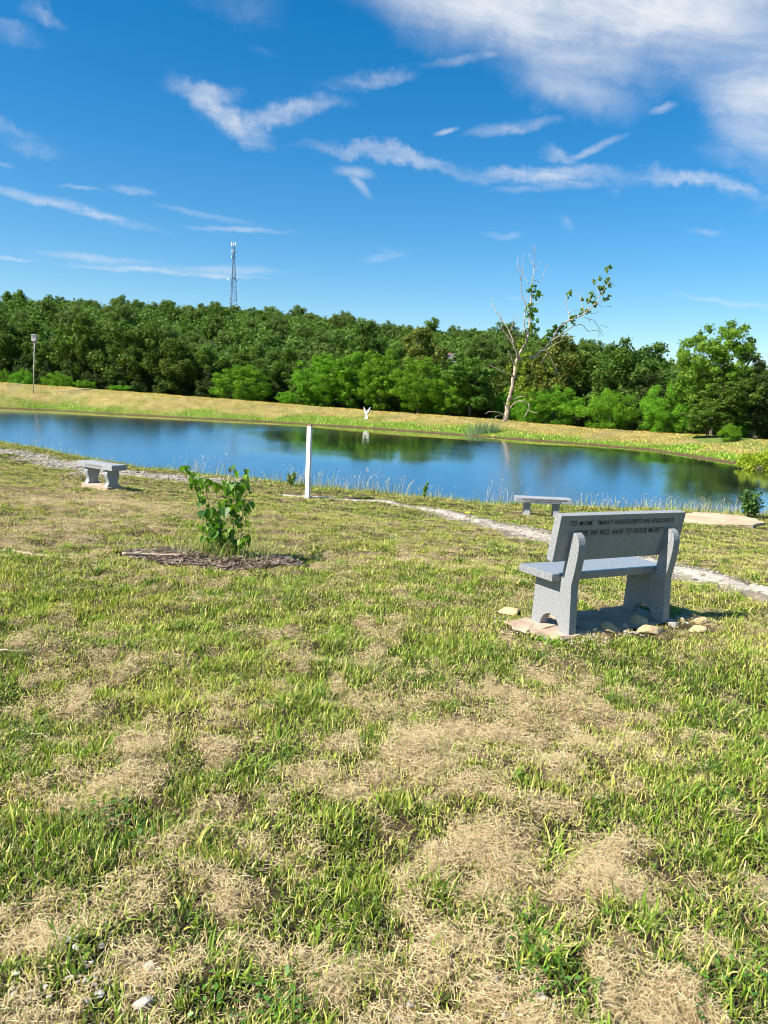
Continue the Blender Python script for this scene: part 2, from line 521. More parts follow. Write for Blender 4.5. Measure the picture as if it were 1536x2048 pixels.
def noise_mat(name, stops, scale, detail=5, rough=0.8, bump=0.0, bscale=None, spec=0.3, stretch=(1, 1, 1), second=None):
    m, t = new_mat(name)
    tcn = t.new('ShaderNodeTexCoord')
    mp = t.new('ShaderNodeMapping'); t.l.new(tcn.outputs['Object'], mp.inputs['Vector']); mp.inputs['Scale'].default_value = stretch
    n = t.noise(mp.outputs[0], scale, detail, 0.6)
    c = t.ramp(n.outputs['Fac'], stops)
    if second:
        n2 = t.noise(mp.outputs[0], second[0], 3, 0.5)
        c = t.mix(t.mapr(n2.outputs['Fac'], 0.35, 0.7, 0, second[2]), c, (*second[1], 1))
    p = t.new('ShaderNodeBsdfPrincipled', i_Base_Color=c, i_Roughness=rough)
    p.inputs['Specular IOR Level'].default_value = spec
    if bump:
        nb = t.noise(mp.outputs[0], bscale or scale, 5, 0.6)
        b = t.new('ShaderNodeBump', i_Strength=bump, i_Height=nb.outputs['Fac']); b.inputs['Distance'].default_value = 0.02
        t.l.new(b.outputs[0], p.inputs['Normal'])
    return finish(m, t, p.outputs[0])


def granite(name, lo_, hi_, rough):
    m, t = new_mat(name)
    tcn = t.new('ShaderNodeTexCoord'); v = tcn.outputs['Object']
    n1 = t.noise(v, 85, 2, 0.75); n2 = t.noise(v, 260, 2, 0.7); n3 = t.noise(v, 3.0, 3, 0.5)
    f = t.math('ADD', t.math('MULTIPLY', n1.outputs['Fac'], 0.65), t.math('MULTIPLY', n2.outputs['Fac'], 0.35))
    c = t.ramp(f, [(0.38, (lo_ * .84, lo_ * .86, lo_ * .87)), (0.46, (lo_ * .95, lo_ * .98, lo_ * .99)), (0.54, (hi_ * .98, hi_, hi_ * 1.0)), (0.63, (hi_ * 1.09, hi_ * 1.09, hi_ * 1.08))])
    c = t.mix(t.mapr(n3.outputs['Fac'], .4, .75, 0, .18), c, (0.20, 0.19, 0.165, 1))
    p = t.new('ShaderNodeBsdfPrincipled', i_Base_Color=c, i_Roughness=rough)
    p.inputs['Specular IOR Level'].default_value = 0.5
    return finish(m, t, p.outputs[0])


M_GRANITE = granite('grey_granite', 0.21, 0.31, 0.5)
M_GRANITE_POL = granite('polished_granite', 0.19, 0.29, 0.22)
M_GRANITE_L = granite('light_granite', 0.25, 0.36, 0.45)
M_INK = noise_mat('engraved_paint', [(0.3, (0.006, 0.006, 0.007)), (0.7, (0.02, 0.02, 0.022))], 60, 2, 0.6)
M_INKG = noise_mat('engraved_grey', [(0.3, (0.10, 0.10, 0.10)), (0.7, (0.16, 0.16, 0.16))], 60, 2, 0.7)
M_WHITE = noise_mat('white_painted_wood', [(0.3, (0.66, 0.65, 0.60)), (0.6, (0.80, 0.79, 0.75))], 9, 5, 0.6, 0.25, 30, stretch=(6, 6, .6), second=(2.0, (0.55, 0.52, 0.45), 0.35))
M_RAW = noise_mat('weathered_wood', [(0.3, (0.16, 0.09, 0.05)), (0.7, (0.34, 0.22, 0.13))], 14, 5, 0.85, 0.5, 30)
M_GREYWOOD = noise_mat('grey_wood', [(0.3, (0.30, 0.26, 0.24)), (0.7, (0.46, 0.41, 0.38))], 8, 5, 0.85, 0.4, 20, stretch=(5, 5, .6))
M_LIME = noise_mat('limestone', [(0.3, (0.32, 0.235, 0.125)), (0.55, (0.47, 0.37, 0.22)), (0.75, (0.54, 0.46, 0.33))], 7, 6, 0.9, 0.7, 25, second=(2.5, (0.55, 0.38, 0.16), 0.6))
M_PALE = noise_mat('pale_stone', [(0.3, (0.33, 0.29, 0.24)), (0.6, (0.48, 0.44, 0.38))], 9, 6, 0.9, 0.7, 25, second=(14, (0.40, 0.33, 0.27), 0.4))
M_FLAG = noise_mat('flagstone', [(0.3, (0.29, 0.205, 0.14)), (0.55, (0.41, 0.31, 0.225)), (0.75, (0.48, 0.385, 0.30))], 5, 6, 0.9, 0.5, 30)
M_SLAB = noise_mat('slab_stone', [(0.3, (0.34, 0.25, 0.15)), (0.55, (0.46, 0.36, 0.24)), (0.75, (0.50, 0.42, 0.31))], 2.4, 7, 0.9, 0.8, 14)  # the slab's own buff stone tones, mottled by noise
M_BARK = noise_mat('tree_bark', [(0.3, (0.055, 0.045, 0.035)), (0.7, (0.15, 0.125, 0.10))], 4, 5, 0.9, 0.8, 9, stretch=(3, 3, .6))
M_DEAD = noise_mat('bleached_bark', [(0.3, (0.16, 0.12, 0.085)), (0.5, (0.34, 0.27, 0.20)), (0.75, (0.48, 0.41, 0.33))], 1.6, 6, 0.85, 0.6, 5, stretch=(3, 3, .5))
M_STEEL = noise_mat('galvanised_steel', [(0.3, (0.14, 0.18, 0.24)), (0.7, (0.22, 0.27, 0.34))], 1, 2, 0.5)  # blue of the sky behind the tower mixed into the steel grey
M_PANEL = noise_mat('antenna_white', [(0.3, (0.72, 0.72, 0.72)), (0.7, (0.80, 0.80, 0.80))], 1, 2, 0.5)
M_STATUE = noise_mat('white_cast_stone', [(0.3, (0.66, 0.65, 0.60)), (0.7, (0.80, 0.79, 0.75))], 6, 4, 0.7)
M_STICK = noise_mat('dead_stick', [(0.3, (0.28, 0.20, 0.13)), (0.7, (0.52, 0.42, 0.30))], 20, 4, 0.85)
M_STEM = noise_mat('green_stem', [(0.3, (0.10, 0.10, 0.04)), (0.7, (0.22, 0.20, 0.09))], 20, 3, 0.7)
M_RUST = noise_mat('dark_bolt', [(0.3, (0.03, 0.025, 0.03)), (0.7, (0.08, 0.06, 0.06))], 30, 3, 0.6)
M_BRICK = noise_mat('red_brick', [(0.3, (0.26, 0.11, 0.09)), (0.7, (0.36, 0.17, 0.14))], 3, 4, 0.9)
M_ROOF = noise_mat('grey_shingle', [(0.3, (0.11, 0.11, 0.115)), (0.7, (0.19, 0.19, 0.195))], 2, 5, 0.9)
M_GLASS = noise_mat('dark_window', [(0.3, (0.02, 0.025, 0.03)), (0.7, (0.04, 0.045, 0.05))], 1, 2, 0.1)


def ground_mat():
    m, t = new_mat('ground_soil')
    g = t.new('ShaderNodeNewGeometry'); P = g.outputs['Position']
    a = t.new('ShaderNodeAttribute', attribute_name='Col')
    n1 = t.noise(P, 2.2, 6, 0.65); n2 = t.noise(P, 26, 5, 0.7); n3 = t.noise(P, 90, 3, 0.7)
    k = t.math('ADD', t.math('MULTIPLY', n2.outputs['Fac'], 0.8), t.math('MULTIPLY', n3.outputs['Fac'], 0.6))
    k = t.mapr(k, 0.4, 1.0, 0.4, 1.35)
    k2 = t.mapr(n1.outputs['Fac'], 0.3, 0.7, 0.8, 1.2)
    kk = t.math('MULTIPLY', k, k2)
    c = t.new('ShaderNodeVectorMath', operation='SCALE'); t.l.new(a.outputs['Color'], c.inputs[0]); t.l.new(kk, c.inputs['Scale'])
    z = t.new('ShaderNodeSeparateXYZ'); t.l.new(P, z.inputs[0])
    nz = t.math('ADD', z.outputs['Z'], t.math('MULTIPLY', t.math('SUBTRACT', n1.outputs['Fac'], 0.5), 0.25))
    mud = t.mapr(nz, WATER + 0.08, WATER + 0.19, 1.0, 0.0)
    mudc = t.mix(n2.outputs['Fac'], (0.035, 0.022, 0.012, 1), (0.13, 0.085, 0.042, 1))
    cc = t.mix(mud, c.outputs[0], mudc)
    p = t.new('ShaderNodeBsdfPrincipled', i_Base_Color=cc, i_Roughness=0.95)
    p.inputs['Specular IOR Level'].default_value = 0.15
    b = t.new('ShaderNodeBump', i_Strength=0.6, i_Height=n2.outputs['Fac']); b.inputs['Distance'].default_value = 0.03
    t.l.new(b.outputs[0], p.inputs['Normal'])
    return finish(m, t, p.outputs[0])


M_GROUND = ground_mat()


def water_mat():
    m, t = new_mat('pond_surface')
    g = t.new('ShaderNodeNewGeometry'); P = g.outputs['Position']
    mp = t.new('ShaderNodeMapping'); t.l.new(P, mp.inputs['Vector']); mp.inputs['Rotation'].default_value = (0, 0, math.radians(12)); mp.inputs['Scale'].default_value = (0.55, 1.0, 1)
    calm = t.noise(P, 0.055, 3, 0.5)
    n1 = t.noise(mp.outputs[0], 5.0, 4, 0.6, 0.3)
    n2 = t.noise(mp.outputs[0], 1.3, 3, 0.55)
    h = t.math('ADD', t.math('MULTIPLY', n1.outputs['Fac'], 0.055), t.math('MULTIPLY', n2.outputs['Fac'], 0.10))
    amp = t.mapr(calm.outputs['Fac'], 0.42, 0.58, 0.30, 1.0)
    b = t.new('ShaderNodeBump', i_Height=t.math('MULTIPLY', h, amp), i_Strength=1.0); b.inputs['Distance'].default_value = 0.065
    body = t.new('ShaderNodeBsdfDiffuse'); body.inputs['Color'].default_value = (0.014, 0.040, 0.046, 1)
    gl = t.new('ShaderNodeBsdfGlossy'); gl.inputs['Color'].default_value = (0.98, 0.97, 0.93, 1)
    sp = t.new('ShaderNodeSeparateXYZ'); t.l.new(P, sp.inputs[0])
    # sheltered water in the middle of the pond lies calmer than the rest
    ex = t.math('DIVIDE', t.math('SUBTRACT', sp.outputs['X'], -1.5), 8.0); ey = t.math('DIVIDE', t.math('SUBTRACT', sp.outputs['Y'], 56.0), 26.0)
    dd = t.math('ADD', t.math('MULTIPLY', ex, ex), t.math('MULTIPLY', ey, ey))
    sh = t.math('ADD', t.mapr(dd, 0.1, 1.5, 0.05, 0.72), t.math('MULTIPLY', t.math('SUBTRACT', calm.outputs['Fac'], 0.5), 1.3))
    at_ = t.new('ShaderNodeAttribute', attribute_name='Col')
    sh = t.math('SUBTRACT', sh, t.math('MULTIPLY', at_.outputs['Fac'], 0.55))
    gl.distribution = 'MULTI_GGX'
    t.l.new(t.mapr(sh, 0.0, 0.6, 0.07, 0.15), gl.inputs['Roughness'])
    # normals leaned towards the near bank, added so the water mirrors more sky
    tl = t.new('ShaderNodeCombineXYZ'); t.l.new(t.mapr(sh, -0.1, 0.55, -0.010, -0.060), tl.inputs[1])
    nn_ = t.vmath('NORMALIZE', t.vmath('ADD', b.outputs[0], tl.outputs[0]).outputs[0]).outputs[0]
    t.l.new(nn_, gl.inputs['Normal'])
    fr = t.new('ShaderNodeFresnel', i_IOR=3.4)
    mx = t.new('ShaderNodeMixShader'); t.l.new(t.mapr(fr.outputs[0], 0.3, 0.6, 0.55, 0.96), mx.inputs[0]); t.l.new(body.outputs[0], mx.inputs[1]); t.l.new(gl.outputs[0], mx.inputs[2])
    return finish(m, t, mx.outputs[0])


M_WATER = water_mat()

# ------------------------------------------------------------------ where things are on the lawn


def bench_xy(s, u):
    return BENCH_O + bl * s + bu * u


PATH_PX = [(1700, 1225), (1536, 1186), (1440, 1160), (1340, 1138), (1200, 1104), (1100, 1077), (1010, 1056), (930, 1036), (850, 1018), (770, 1005), (690, 998), (620, 993), (560, 989)]
PATH = np.array([cast(a, b, lawn_h)[:2] for a, b in PATH_PX])
PATH_W = [.48, .44, .40, .42, .52, .62, .60, .50, .34, .25, .20, .15, .10]
PATH2 = np.array([cast(a, b, lawn_h)[:2] for a, b in [(-200, 880), (-60, 898), (40, 910), (130, 928), (210, 941), (300, 952), (420, 962)]])
SAP = gpt(440, 1122)
sapx, sapy = SAP[0], SAP[1]


def path_d(x, y):
    """signed: <1 inside the path"""
    best = np.full(np.shape(x), 9.0)
    for i in range(len(PATH) - 1):
        a, b = PATH[i], PATH[i + 1]; ab = b - a
        t = np.clip(((x - a[0]) * ab[0] + (y - a[1]) * ab[1]) / (ab @ ab), 0, 1)
        d = np.hypot(x - a[0] - t * ab[0], y - a[1] - t * ab[1])
        best = np.minimum(best, d / (PATH_W[i] * (1 - t) + PATH_W[i + 1] * t))
    d2 = seg_dist(x, y, PATH2) / 0.85
    best = np.minimum(best, d2 + 2.0 * (fbm(x * .9, y * .9, 77, 3) - 0.33))
    return best + 1.2 * (fbm(x * 1.9, y * 1.9, 78, 3) - 0.47)


def pad_d(x, y):
    q = np.stack([np.asarray(x) - BENCH_O[0], np.asarray(y) - BENCH_O[1]], -1)
    s = q @ bl; u = q @ bu
    return np.maximum(np.abs(s - 0.46) - 0.66, np.abs(u - 0.18) - 0.25) + .12 * (fbm(np.asarray(x) * 5, np.asarray(y) * 5, 79, 2) - .5)


# dry (straw) and lush patches seen on the lawn: photo pixel, radius m, strength
DRY_PX = [(1040, 1345, .34, 1), (1180, 1400, .30, .8), (860, 1480, .28, 1), (1010, 1450, .32, .9), (1180, 1470, .32, .9), (760, 1530, .22, 1), (900, 1540, .24, .9), (1300, 1490, .25, .7),
          (950, 1650, .17, 1), (960, 1720, .16, 1), (1120, 1740, .22, 1), (1230, 1770, .20, .9), (1330, 1740, .16, .7), (230, 1560, .25, .9), (120, 1590, .2, .6), (400, 1490, .17, .9), (520, 1600, .16, .6),
          (120, 1335, .28, .9), (220, 1350, .2, .6), (330, 1200, .2, .5), (480, 1150, .25, .7), (60, 1300, .2, .7), (1040, 1400, .25, .9), (700, 1300, .3, .4),
          (60, 985, 1.3, .9), (160, 1000, 1.2, .9), (250, 1010, 1.0, .8), (330, 1020, .8, .8), (90, 1050, .8, .8), (20, 1070, .8, .7), (200, 1045, .8, .7), (150, 970, .9, .8),
          (640, 1080, .7, .5), (780, 1075, .5, .5), (840, 1120, .5, .6), (900, 1105, .4, .6), (560, 1050, .6, .4), (680, 1030, .7, .4), (360, 1680, .15, .6), (430, 1830, .12, .7), (480, 1900, .14, .7),
          (150, 1980, .16, .8), (380, 1990, .14, .7), (1000, 1960, .18, .8), (1100, 1990, .16, .8), (1380, 1960, .16, .7), (800, 1920, .10, .7), (1300, 1350, .2, .5), (1480, 1250, .2, .4), (620, 1950, .12, .6)]
LUSH_PX = [(1440, 1550, .3, 1), (1500, 1640, .25, 1), (1380, 1640, .2, .8), (620, 1440, .28, .9), (540, 1540, .2, .8), (700, 1640, .22, .9), (800, 1660, .2, .7), (200, 1650, .25, 1), (60, 1700, .2, 1), (120, 1740, .2, .9),
           (350, 1620, .2, .7), (870, 1330, .3, .7), (880, 1230, .35, .8), (1250, 1350, .3, .8), (1400, 1350, .35, .8), (1480, 1420, .3, .9), (420, 1340, .35, .7), (300, 1260, .3, .8), (150, 1200, .35, .7), (80, 1480, .25, .7),
           (640, 1350, .3, .7), (1000, 1170, .4, .7), (1100, 1480, .15, .7), (1340, 1580, .18, .6), (700, 1180, .5, .5), (560, 1230, .4, .6), (1100, 1860, .2, .6), (250, 1850, .14, .8), (720, 1800, .18, .6), (560, 1850, .14, .6),
           (1440, 1760, .2, .7), (1300, 1650, .14, .7), (820, 1030, .9, .5), (1150, 1020, 1.2, .6), (520, 1000, 1.2, .4), (1450, 1090, .8, .5), (300, 960, 1, .3)]
DRY = [(*cast(a, b, lawn_h)[:2], r, s) for a, b, r, s in DRY_PX]
LUSH = [(*cast(a, b, lawn_h)[:2], r, s) for a, b, r, s in LUSH_PX]


def dryness(x, y):
    x = np.asarray(x, float); y = np.asarray(y, float)
    wx = x + 0.4 * (fbm(x * 3.1, y * 3.1, 31, 3) - .5); wy = y + 0.4 * (fbm(x * 3.1, y * 3.1, 32, 3) - .5)
    d = 0.34 + 0.45 * (fbm(x * 0.9, y * 0.9, 41, 4) - 0.5) + 0.75 * (fbm(x * 3.6, y * 3.6, 42, 3) - 0.5) + 1.5 * (fbm(x * 9, y * 9, 43, 2) - 0.5)
    for a, b, r, s in DRY: d = d + 0.41 * s * np.exp(-((wx - a) ** 2 + (wy - b) ** 2) / (r * r))
    for a, b, r, s in LUSH: d = d - 0.30 * s * np.exp(-((wx - a) ** 2 + (wy - b) ** 2) / (r * r))
    return np.clip(d, 0, 1)


# ------------------------------------------------------------------ ground sheet
def build_ground():
    r = np.concatenate([np.exp(np.linspace(math.log(0.4), math.log(150), 440)), np.exp(np.linspace(math.log(155), math.log(4000), 60))])
    th = np.radians(np.concatenate([np.linspace(-180, -42, 40, endpoint=False), np.linspace(-42, 42, 460), np.linspace(42, 180, 40)[1:]]))
    R, TH = np.meshgrid(r, th, indexing='ij')
    X = R * np.sin(TH); Y = R * np.cos(TH)
    Z = terrain(X, Y)
    V = np.stack([X, Y, Z], -1).reshape(-1, 3)
    V = np.vstack([V, [[0, 0, gz(0, 0)]]])
    nr_, nt = R.shape
    i = np.arange(nr_ - 1)[:, None] * nt; j = np.arange(nt - 1)[None]
    q = np.stack([i + j, i + j + 1, i + nt + j + 1, i + nt + j], -1).reshape(-1, 4)[:, ::-1]
    c = len(V) - 1
    tri = np.stack([np.full(nt - 1, c), np.arange(nt - 1), np.arange(1, nt)], -1)[:, ::-1]
    loops = np.concatenate([q.ravel(), tri.ravel()])
    st = np.concatenate([np.arange(len(q)) * 4, len(q) * 4 + np.arange(len(tri)) * 3])
    x, y = V[:, 0], V[:, 1]
    d = dryness(x, y)[:, None]
    C = (np.array([.034, .026, .012]) + np.array([.055, .085, .012]) * sstep(np.abs(np.arctan2(x, np.maximum(y, .01))), .66, .95)[:, None]) * (1 - d) + np.array([.26, .19, .105]) * d * d  # soil between green blades darkened to stand in for shade in the gaps
    pth = np.clip(1.25 - path_d(x, y), 0, 1)[:, None]
    C = C * (1 - pth) + np.array([.40, .35, .28]) * pth
    # far dam: straw top, green lower slope
    dp = seg_dist(x, y, POND, True); dF = seg_dist(x, y, FARX)
    farside = (y > 34) & (dF < 30)
    t = sstep(dp + 6.0 * (fbm(x * .24, y * .4, 51, 4) - .5) + 1.1 * (x < -12) + .6 * (x > 8), 1.9, 5.0)[:, None]
    CF = np.array([.10, .145, .022]) * (1 - t) + np.array([.30, .235, .095]) * t
    mo = sstep(fbm(x * .9, y * .9, 55, 3), .42, .62)[:, None]; CF = CF * (1 - .55 * mo) + np.array([.15, .17, .035]) * .55 * mo; CF = CF * (0.6 + 0.8 * fbm(x * 1.1, y * 1.1, 52, 3))[:, None]
    CF = np.where((dp > 11)[:, None], np.array([.10, .15, .03]), CF)
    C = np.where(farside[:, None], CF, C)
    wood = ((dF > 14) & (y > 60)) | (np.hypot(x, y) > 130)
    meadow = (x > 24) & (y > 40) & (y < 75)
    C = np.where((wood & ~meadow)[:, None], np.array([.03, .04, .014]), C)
    C = np.where(meadow[:, None], np.array([.13, .18, .04]), C)
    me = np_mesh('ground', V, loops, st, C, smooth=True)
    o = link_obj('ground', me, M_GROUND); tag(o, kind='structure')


build_ground()
# pond water: one flat sheet reaching a little under its banks
def build_water():
    lo_, hi_ = POND.min(0) - 2, POND.max(0) + 2
    gx = np.arange(lo_[0], hi_[0], 1.0); gy = np.arange(lo_[1], hi_[1], 1.0)
    X, Y = np.meshgrid(gx, gy, indexing='ij'); n2 = len(gy)
    V = np.stack([X, Y, np.full_like(X, WATER)], -1).reshape(-1, 3)
    cx, cy = X[:-1, :-1] + .5, Y[:-1, :-1] + .5
    ok = inside(cx, cy, POND) | (seg_dist(cx, cy, POND, True) < 1.3)
    I, J = np.nonzero(ok); a = I * n2 + J
    q = np.stack([a, a + n2, a + n2 + 1, a + 1], -1)
    # distance from the sheltering far dam, for the calmer strip of water under it
    sh = 1 - sstep(seg_dist(V[:, 0], V[:, 1], FAR) + 7 * (fbm(V[:, 0] * .12, V[:, 1] * .2, 95, 3) - .5), 2.5, 8)
    me = np_mesh('pond_water', V, q.ravel(), np.arange(len(q)) * 4, np.stack([sh] * 3, 1), smooth=True)
    tag(link_obj('pond_water', me, M_WATER), kind='structure')


build_water()


# ------------------------------------------------------------------ lawn grass, straw
def sector(r0, r1, ang, dens):
    n = int((r1 * r1 - r0 * r0) * ang * dens)
    r = np.sqrt(rng.uniform(r0 * r0, r1 * r1, n)); a = rng.uniform(-ang, ang, n) + 0.0
    return r * np.sin(a), r * np.cos(a)


G1 = np.array([.055, .130, .010]); G2 = np.array([.235, .36, .030]); G3 = np.array([.54, .54, .105]); S1 = np.array([.56, .44, .22]); S2 = np.array([.38, .27, .14]); S3 = np.array([.68, .56, .34])


def lerp(a, b, t): return a * (1 - t)[:, None] + b * t[:, None]


ROCK_CLEAR = [(*gpt(*q)[:2], rr) for q, rr in (((1216, 1266), .12), ((1303, 1270), .17), ((1400, 1258), .13), ((1355, 1256), .12), ((1018, 1228), .11), ((1110, 1280), .12), ((1030, 1262), .1), ((299, 1942), .030), ((287, 2012), .038), ((992, 1962), .018))]


def keep_lawn(x, y, pathk=1.0):
    k = seg_dist(x, y, POND, True) > 0.25
    k &= ~inside(x, y, POND)
    k &= (path_d(x, y) > pathk) | (rng.random(len(x)) < 0.06)
    k &= pad_d(x, y) > 0.0
    for a_, b_, r_ in ROCK_CLEAR: k &= (np.hypot(x - a_, y - b_) > r_) | (rng.random(len(x)) < .15)
    md = np.hypot((x - sapx + .05) / 0.95, (y - sapy + .06) / 0.40)
    k &= (md > 1) | (rng.random(len(x)) < 0.07)
    k &= seg_dist(x, y, FARX) > 12
    return k


def lawn():
    B = Bits(); S = Bits()
    rings = [(0.9, 2.6, 1.25, 9300, 1.0), (2.6, 4.6, 1.0, 9000, 1.0), (4.6, 8, .84, 7000, 1.1), (8, 13, .70, 3600, 1.45), (13, 20, .66, 1900, 1.9), (20, 36, .64, 800, 2.6)]
    for r0, r1, ang, dens, wk in rings:
        x, y = sector(r0, r1, ang, dens)
        d = dryness(x, y)
        k = keep_lawn(x, y) & (rng.random(len(x)) < np.clip(1.15 - 0.85 * d, 0.2, 1))
        x, y, d = x[k], y[k], d[k]; n = len(x)
        z = terrain(x, y)
        lush = fbm(x * 2.1, y * 2.1, 61, 3)
        cl_ = fbm(x * 8, y * 8, 64, 2); h = (0.012 + 0.024 * lush ** 1.5 + 0.045 * np.clip(cl_ - .35, 0, 1) + 0.020 * rng.random(n)) * (1.15 - 0.5 * d) * .86
        h *= np.where(rng.random(n) < 0.06, 1.8, 1.0)
        wd = rng.uniform(.0032, .0070, n) * wk * np.where(rng.random(n) < .10, 1.6, 1)
        # neighbouring blades lean together
        az = 6.3 * fbm(x * 2.3, y * 2.3, 62, 3) * 2 + rng.normal(0, 1.9, n)
        lean = np.clip(rng.normal(.62, .28, n), .02, .98)
        t = np.clip(.24 * sstep(np.hypot(x, y), 4, 10) + rng.random(n) * .8 + 0.9 * (fbm(x * 1.1, y * 1.1, 63, 3) - .5) + .1, 0, 1)
        C = np.where((t < .5)[:, None], lerp(G1, G2, np.clip(t * 2, 0, 1)), lerp(G2, G3, np.clip(t * 2 - 1, 0, 1)))
        yel = rng.random(n) < (.22 + .5 * d)
        C = np.where(yel[:, None], lerp(G3, S1, rng.random(n)), C) * rng.uniform(.5, 1.3, (n, 1))
        blades(B, np.stack([x, y, z - .004], 1), h, wd, az, lean, C, fine=r1 < 9)
        # straw clippings
        sd = {0.9: 40000, 2.6: 32000, 4.6: 13000, 8: 4200, 13: 1400, 20: 500}[r0]
        x, y = sector(r0, r1, ang, sd)
        d = dryness(x, y)
        k = keep_lawn(x, y) & (rng.random(len(x)) < np.clip(0.11 + 1.15 * (d - 0.29), 0.11, 1) * np.where(fbm(x * 7, y * 7, 44, 2) < .33, .25, 1))
        x, y, d = x[k], y[k], d[k]; n = len(x)
        z = terrain(x, y) + rng.random(n) ** 1.5 * (.012 + .035 * d) + .003
        ln = rng.uniform(.012, .040, n) * (1 + .25 * (wk - 1)) * np.where(rng.random(n) < .05, 2.6, 1); wd = rng.uniform(.0008, .0019, n) * wk
        t = rng.random(n)
        C = np.where((t < .55)[:, None], lerp(S1, S3, rng.random(n)), lerp(S2, S1, rng.random(n)))
        straws(S, np.stack([x, y, z], 1), ln, wd, rng.uniform(0, 6.3, n), rng.normal(.02, .16, n), C)
    # coarse tufts of wider, darker blades
    nt = 0
    for r0, r1, ang, dens in ((1.2, 5, 1.0, 30), (5, 9, .8, 14), (9, 18, .68, 5)):
        cx, cy = sector(r0, r1, ang, dens)
        d = dryness(cx, cy); k = keep_lawn(cx, cy) & (rng.random(len(cx)) < np.clip(1.0 - 1.5 * d, .05, 1))
        cx, cy = cx[k], cy[k]
        for a, b in zip(cx, cy):
            n = int(rng.integers(18, 60)); rr = rng.uniform(.02, .075)
            q = rng.normal(0, rr, (n, 2)); x = a + q[:, 0]; y = b + q[:, 1]
            az = np.arctan2(q[:, 1], q[:, 0]) + rng.normal(0, .5, n) ; az = np.where(rng.random(n) < .4, rng.normal(.3, .8, n), az)
            h = rng.uniform(.045, .12, n) * rng.uniform(.7, 1.1); wd = rng.uniform(.004, .0085, n) * (1 if r1 < 9 else 1.6)
            tone = rng.uniform(0, 1); t = np.clip(tone + rng.normal(0, .25, n), 0, 1)
            C = lerp(G1 * .9, G2 * 1.05, t)
            tip = rng.random(n) < .15; C = np.where(tip[:, None], lerp(G3, S1, rng.random(n)), C)
            blades(B, np.stack([x, y, terrain(x, y) - .005], 1), h, wd, az, np.clip(rng.normal(.78, .17, n), .1, .97), C, True, rng.uniform(0, .3, n))
    tag(link_obj('lawn_grass', B.mesh('lawn_grass'), M_GRASS), 'rough mown green lawn grass sloping down to the pond', 'grass', kind='stuff')
    tag(link_obj('straw_clippings', S.mesh('straw_clippings'), M_STRAW), 'dry tan grass clippings lying in mats over the lawn', 'straw', kind='stuff')


lawn()


# broad-leaved lawn weeds (clover and plantain) near the camera: ground cover
def clover():
    B = Bits()
    spots = [gpt(*p) for p in [(560, 2020), (545, 2035), (1060, 1890), (1080, 1960), (1390, 1990), (1480, 1960), (440, 2010), (470, 2035), (170, 1640), (230, 1630), (270, 1660), (1450, 1600), (1500, 1690), (1410, 1700), (1120, 1960), (900, 1420), (330, 1330), (540, 1420), (480, 1380)]]
    for s in spots:
        n = int(rng.integers(14, 40)); q = rng.normal(0, .05, (n, 2))
        x = s[0] + q[:, 0]; y = s[1] + q[:, 1]; z = terrain(x, y) + rng.uniform(.012, .045, n)
        az = rng.uniform(0, 6.3, n); L = rng.uniform(.005, .012, n)
        a = np.stack([np.cos(az), np.sin(az), rng.normal(.1, .3, n)], 1) * L[:, None]
        b = np.stack([-np.sin(az), np.cos(az), rng.normal(0, .3, n)], 1) * (L * .55)[:, None]
        P = np.stack([x, y, z], 1)
        C = lerp(np.array([.045, .13, .02]), np.array([.11, .24, .03]), rng.random(n))
        B.add(np.stack([P - a, P - a * .3 + b, P + a * .7 + b * .7, P + a, P + a * .7 - b * .7, P - a * .3 - b], 1), C, [0, 1, 2, 3, 4, 5], [6])
    tag(link_obj('clover_patches', B.mesh('clover_patches'), M_GRASS), 'small round clover leaves scattered low in the lawn', 'clover', kind='stuff')


clover()


# grass on the far dam
def dam_grass():
    B = Bits()
    n = 60000
    k = rng.integers(0, len(FAR) - 1, n); t = rng.random(n)
    seglen = np.linalg.norm(np.diff(FAR, axis=0), axis=1); k = rng.choice(len(seglen), n, p=seglen / seglen.sum())
    p = FAR[k] + (FAR[k + 1] - FAR[k]) * t[:, None]
    tg = np.diff(FAR, axis=0); nn = np.stack([tg[:, 1], -tg[:, 0]], 1); nn /= np.linalg.norm(nn, axis=1)[:, None]
    off = rng.uniform(.25, 10.5, n)
    p = p + nn[k] * off[:, None]
    x, y = p[:, 0], p[:, 1]
    keep = ~inside(x, y, POND); x, y, off = x[keep], y[keep], off[keep]
    dp = seg_dist(x, y, POND, True); keep = dp > .3
    x, y, dp = x[keep], y[keep], dp[keep]; n = len(x)
    z = terrain(x, y)
    dry = sstep(dp + 6.0 * (fbm(x * .24, y * .4, 51, 4) - .5) + 1.1 * (x < -12) + .6 * (x > 8), 1.7, 4.8)
    dry = np.clip(dry + .5 * (fbm(x * .7, y * .7, 54, 3) - .5), 0, 1)
    h = rng.uniform(.06, .20, n) * (1.35 - .6 * dry); wd = rng.uniform(.05, .13, n)
    C = np.where((rng.random(n) > dry)[:, None], lerp(G2 * np.array([.75, 1.05, .7]), G3 * np.array([.7, 1, .6]), rng.random(n)), lerp(S1 * np.array([.8, .78, .55]), G3 * np.array([1.15, .9, .9]), rng.random(n)))
    blades(B, np.stack([x, y, z - .02], 1), h, wd, rng.uniform(0, 6.3, n), rng.uniform(.2, .9, n), C, False)
    tag(link_obj('dam_grass', B.mesh('dam_grass'), M_GRASS), 'mown straw and green grass on the far pond bank', 'grass', kind='stuff')


dam_grass()


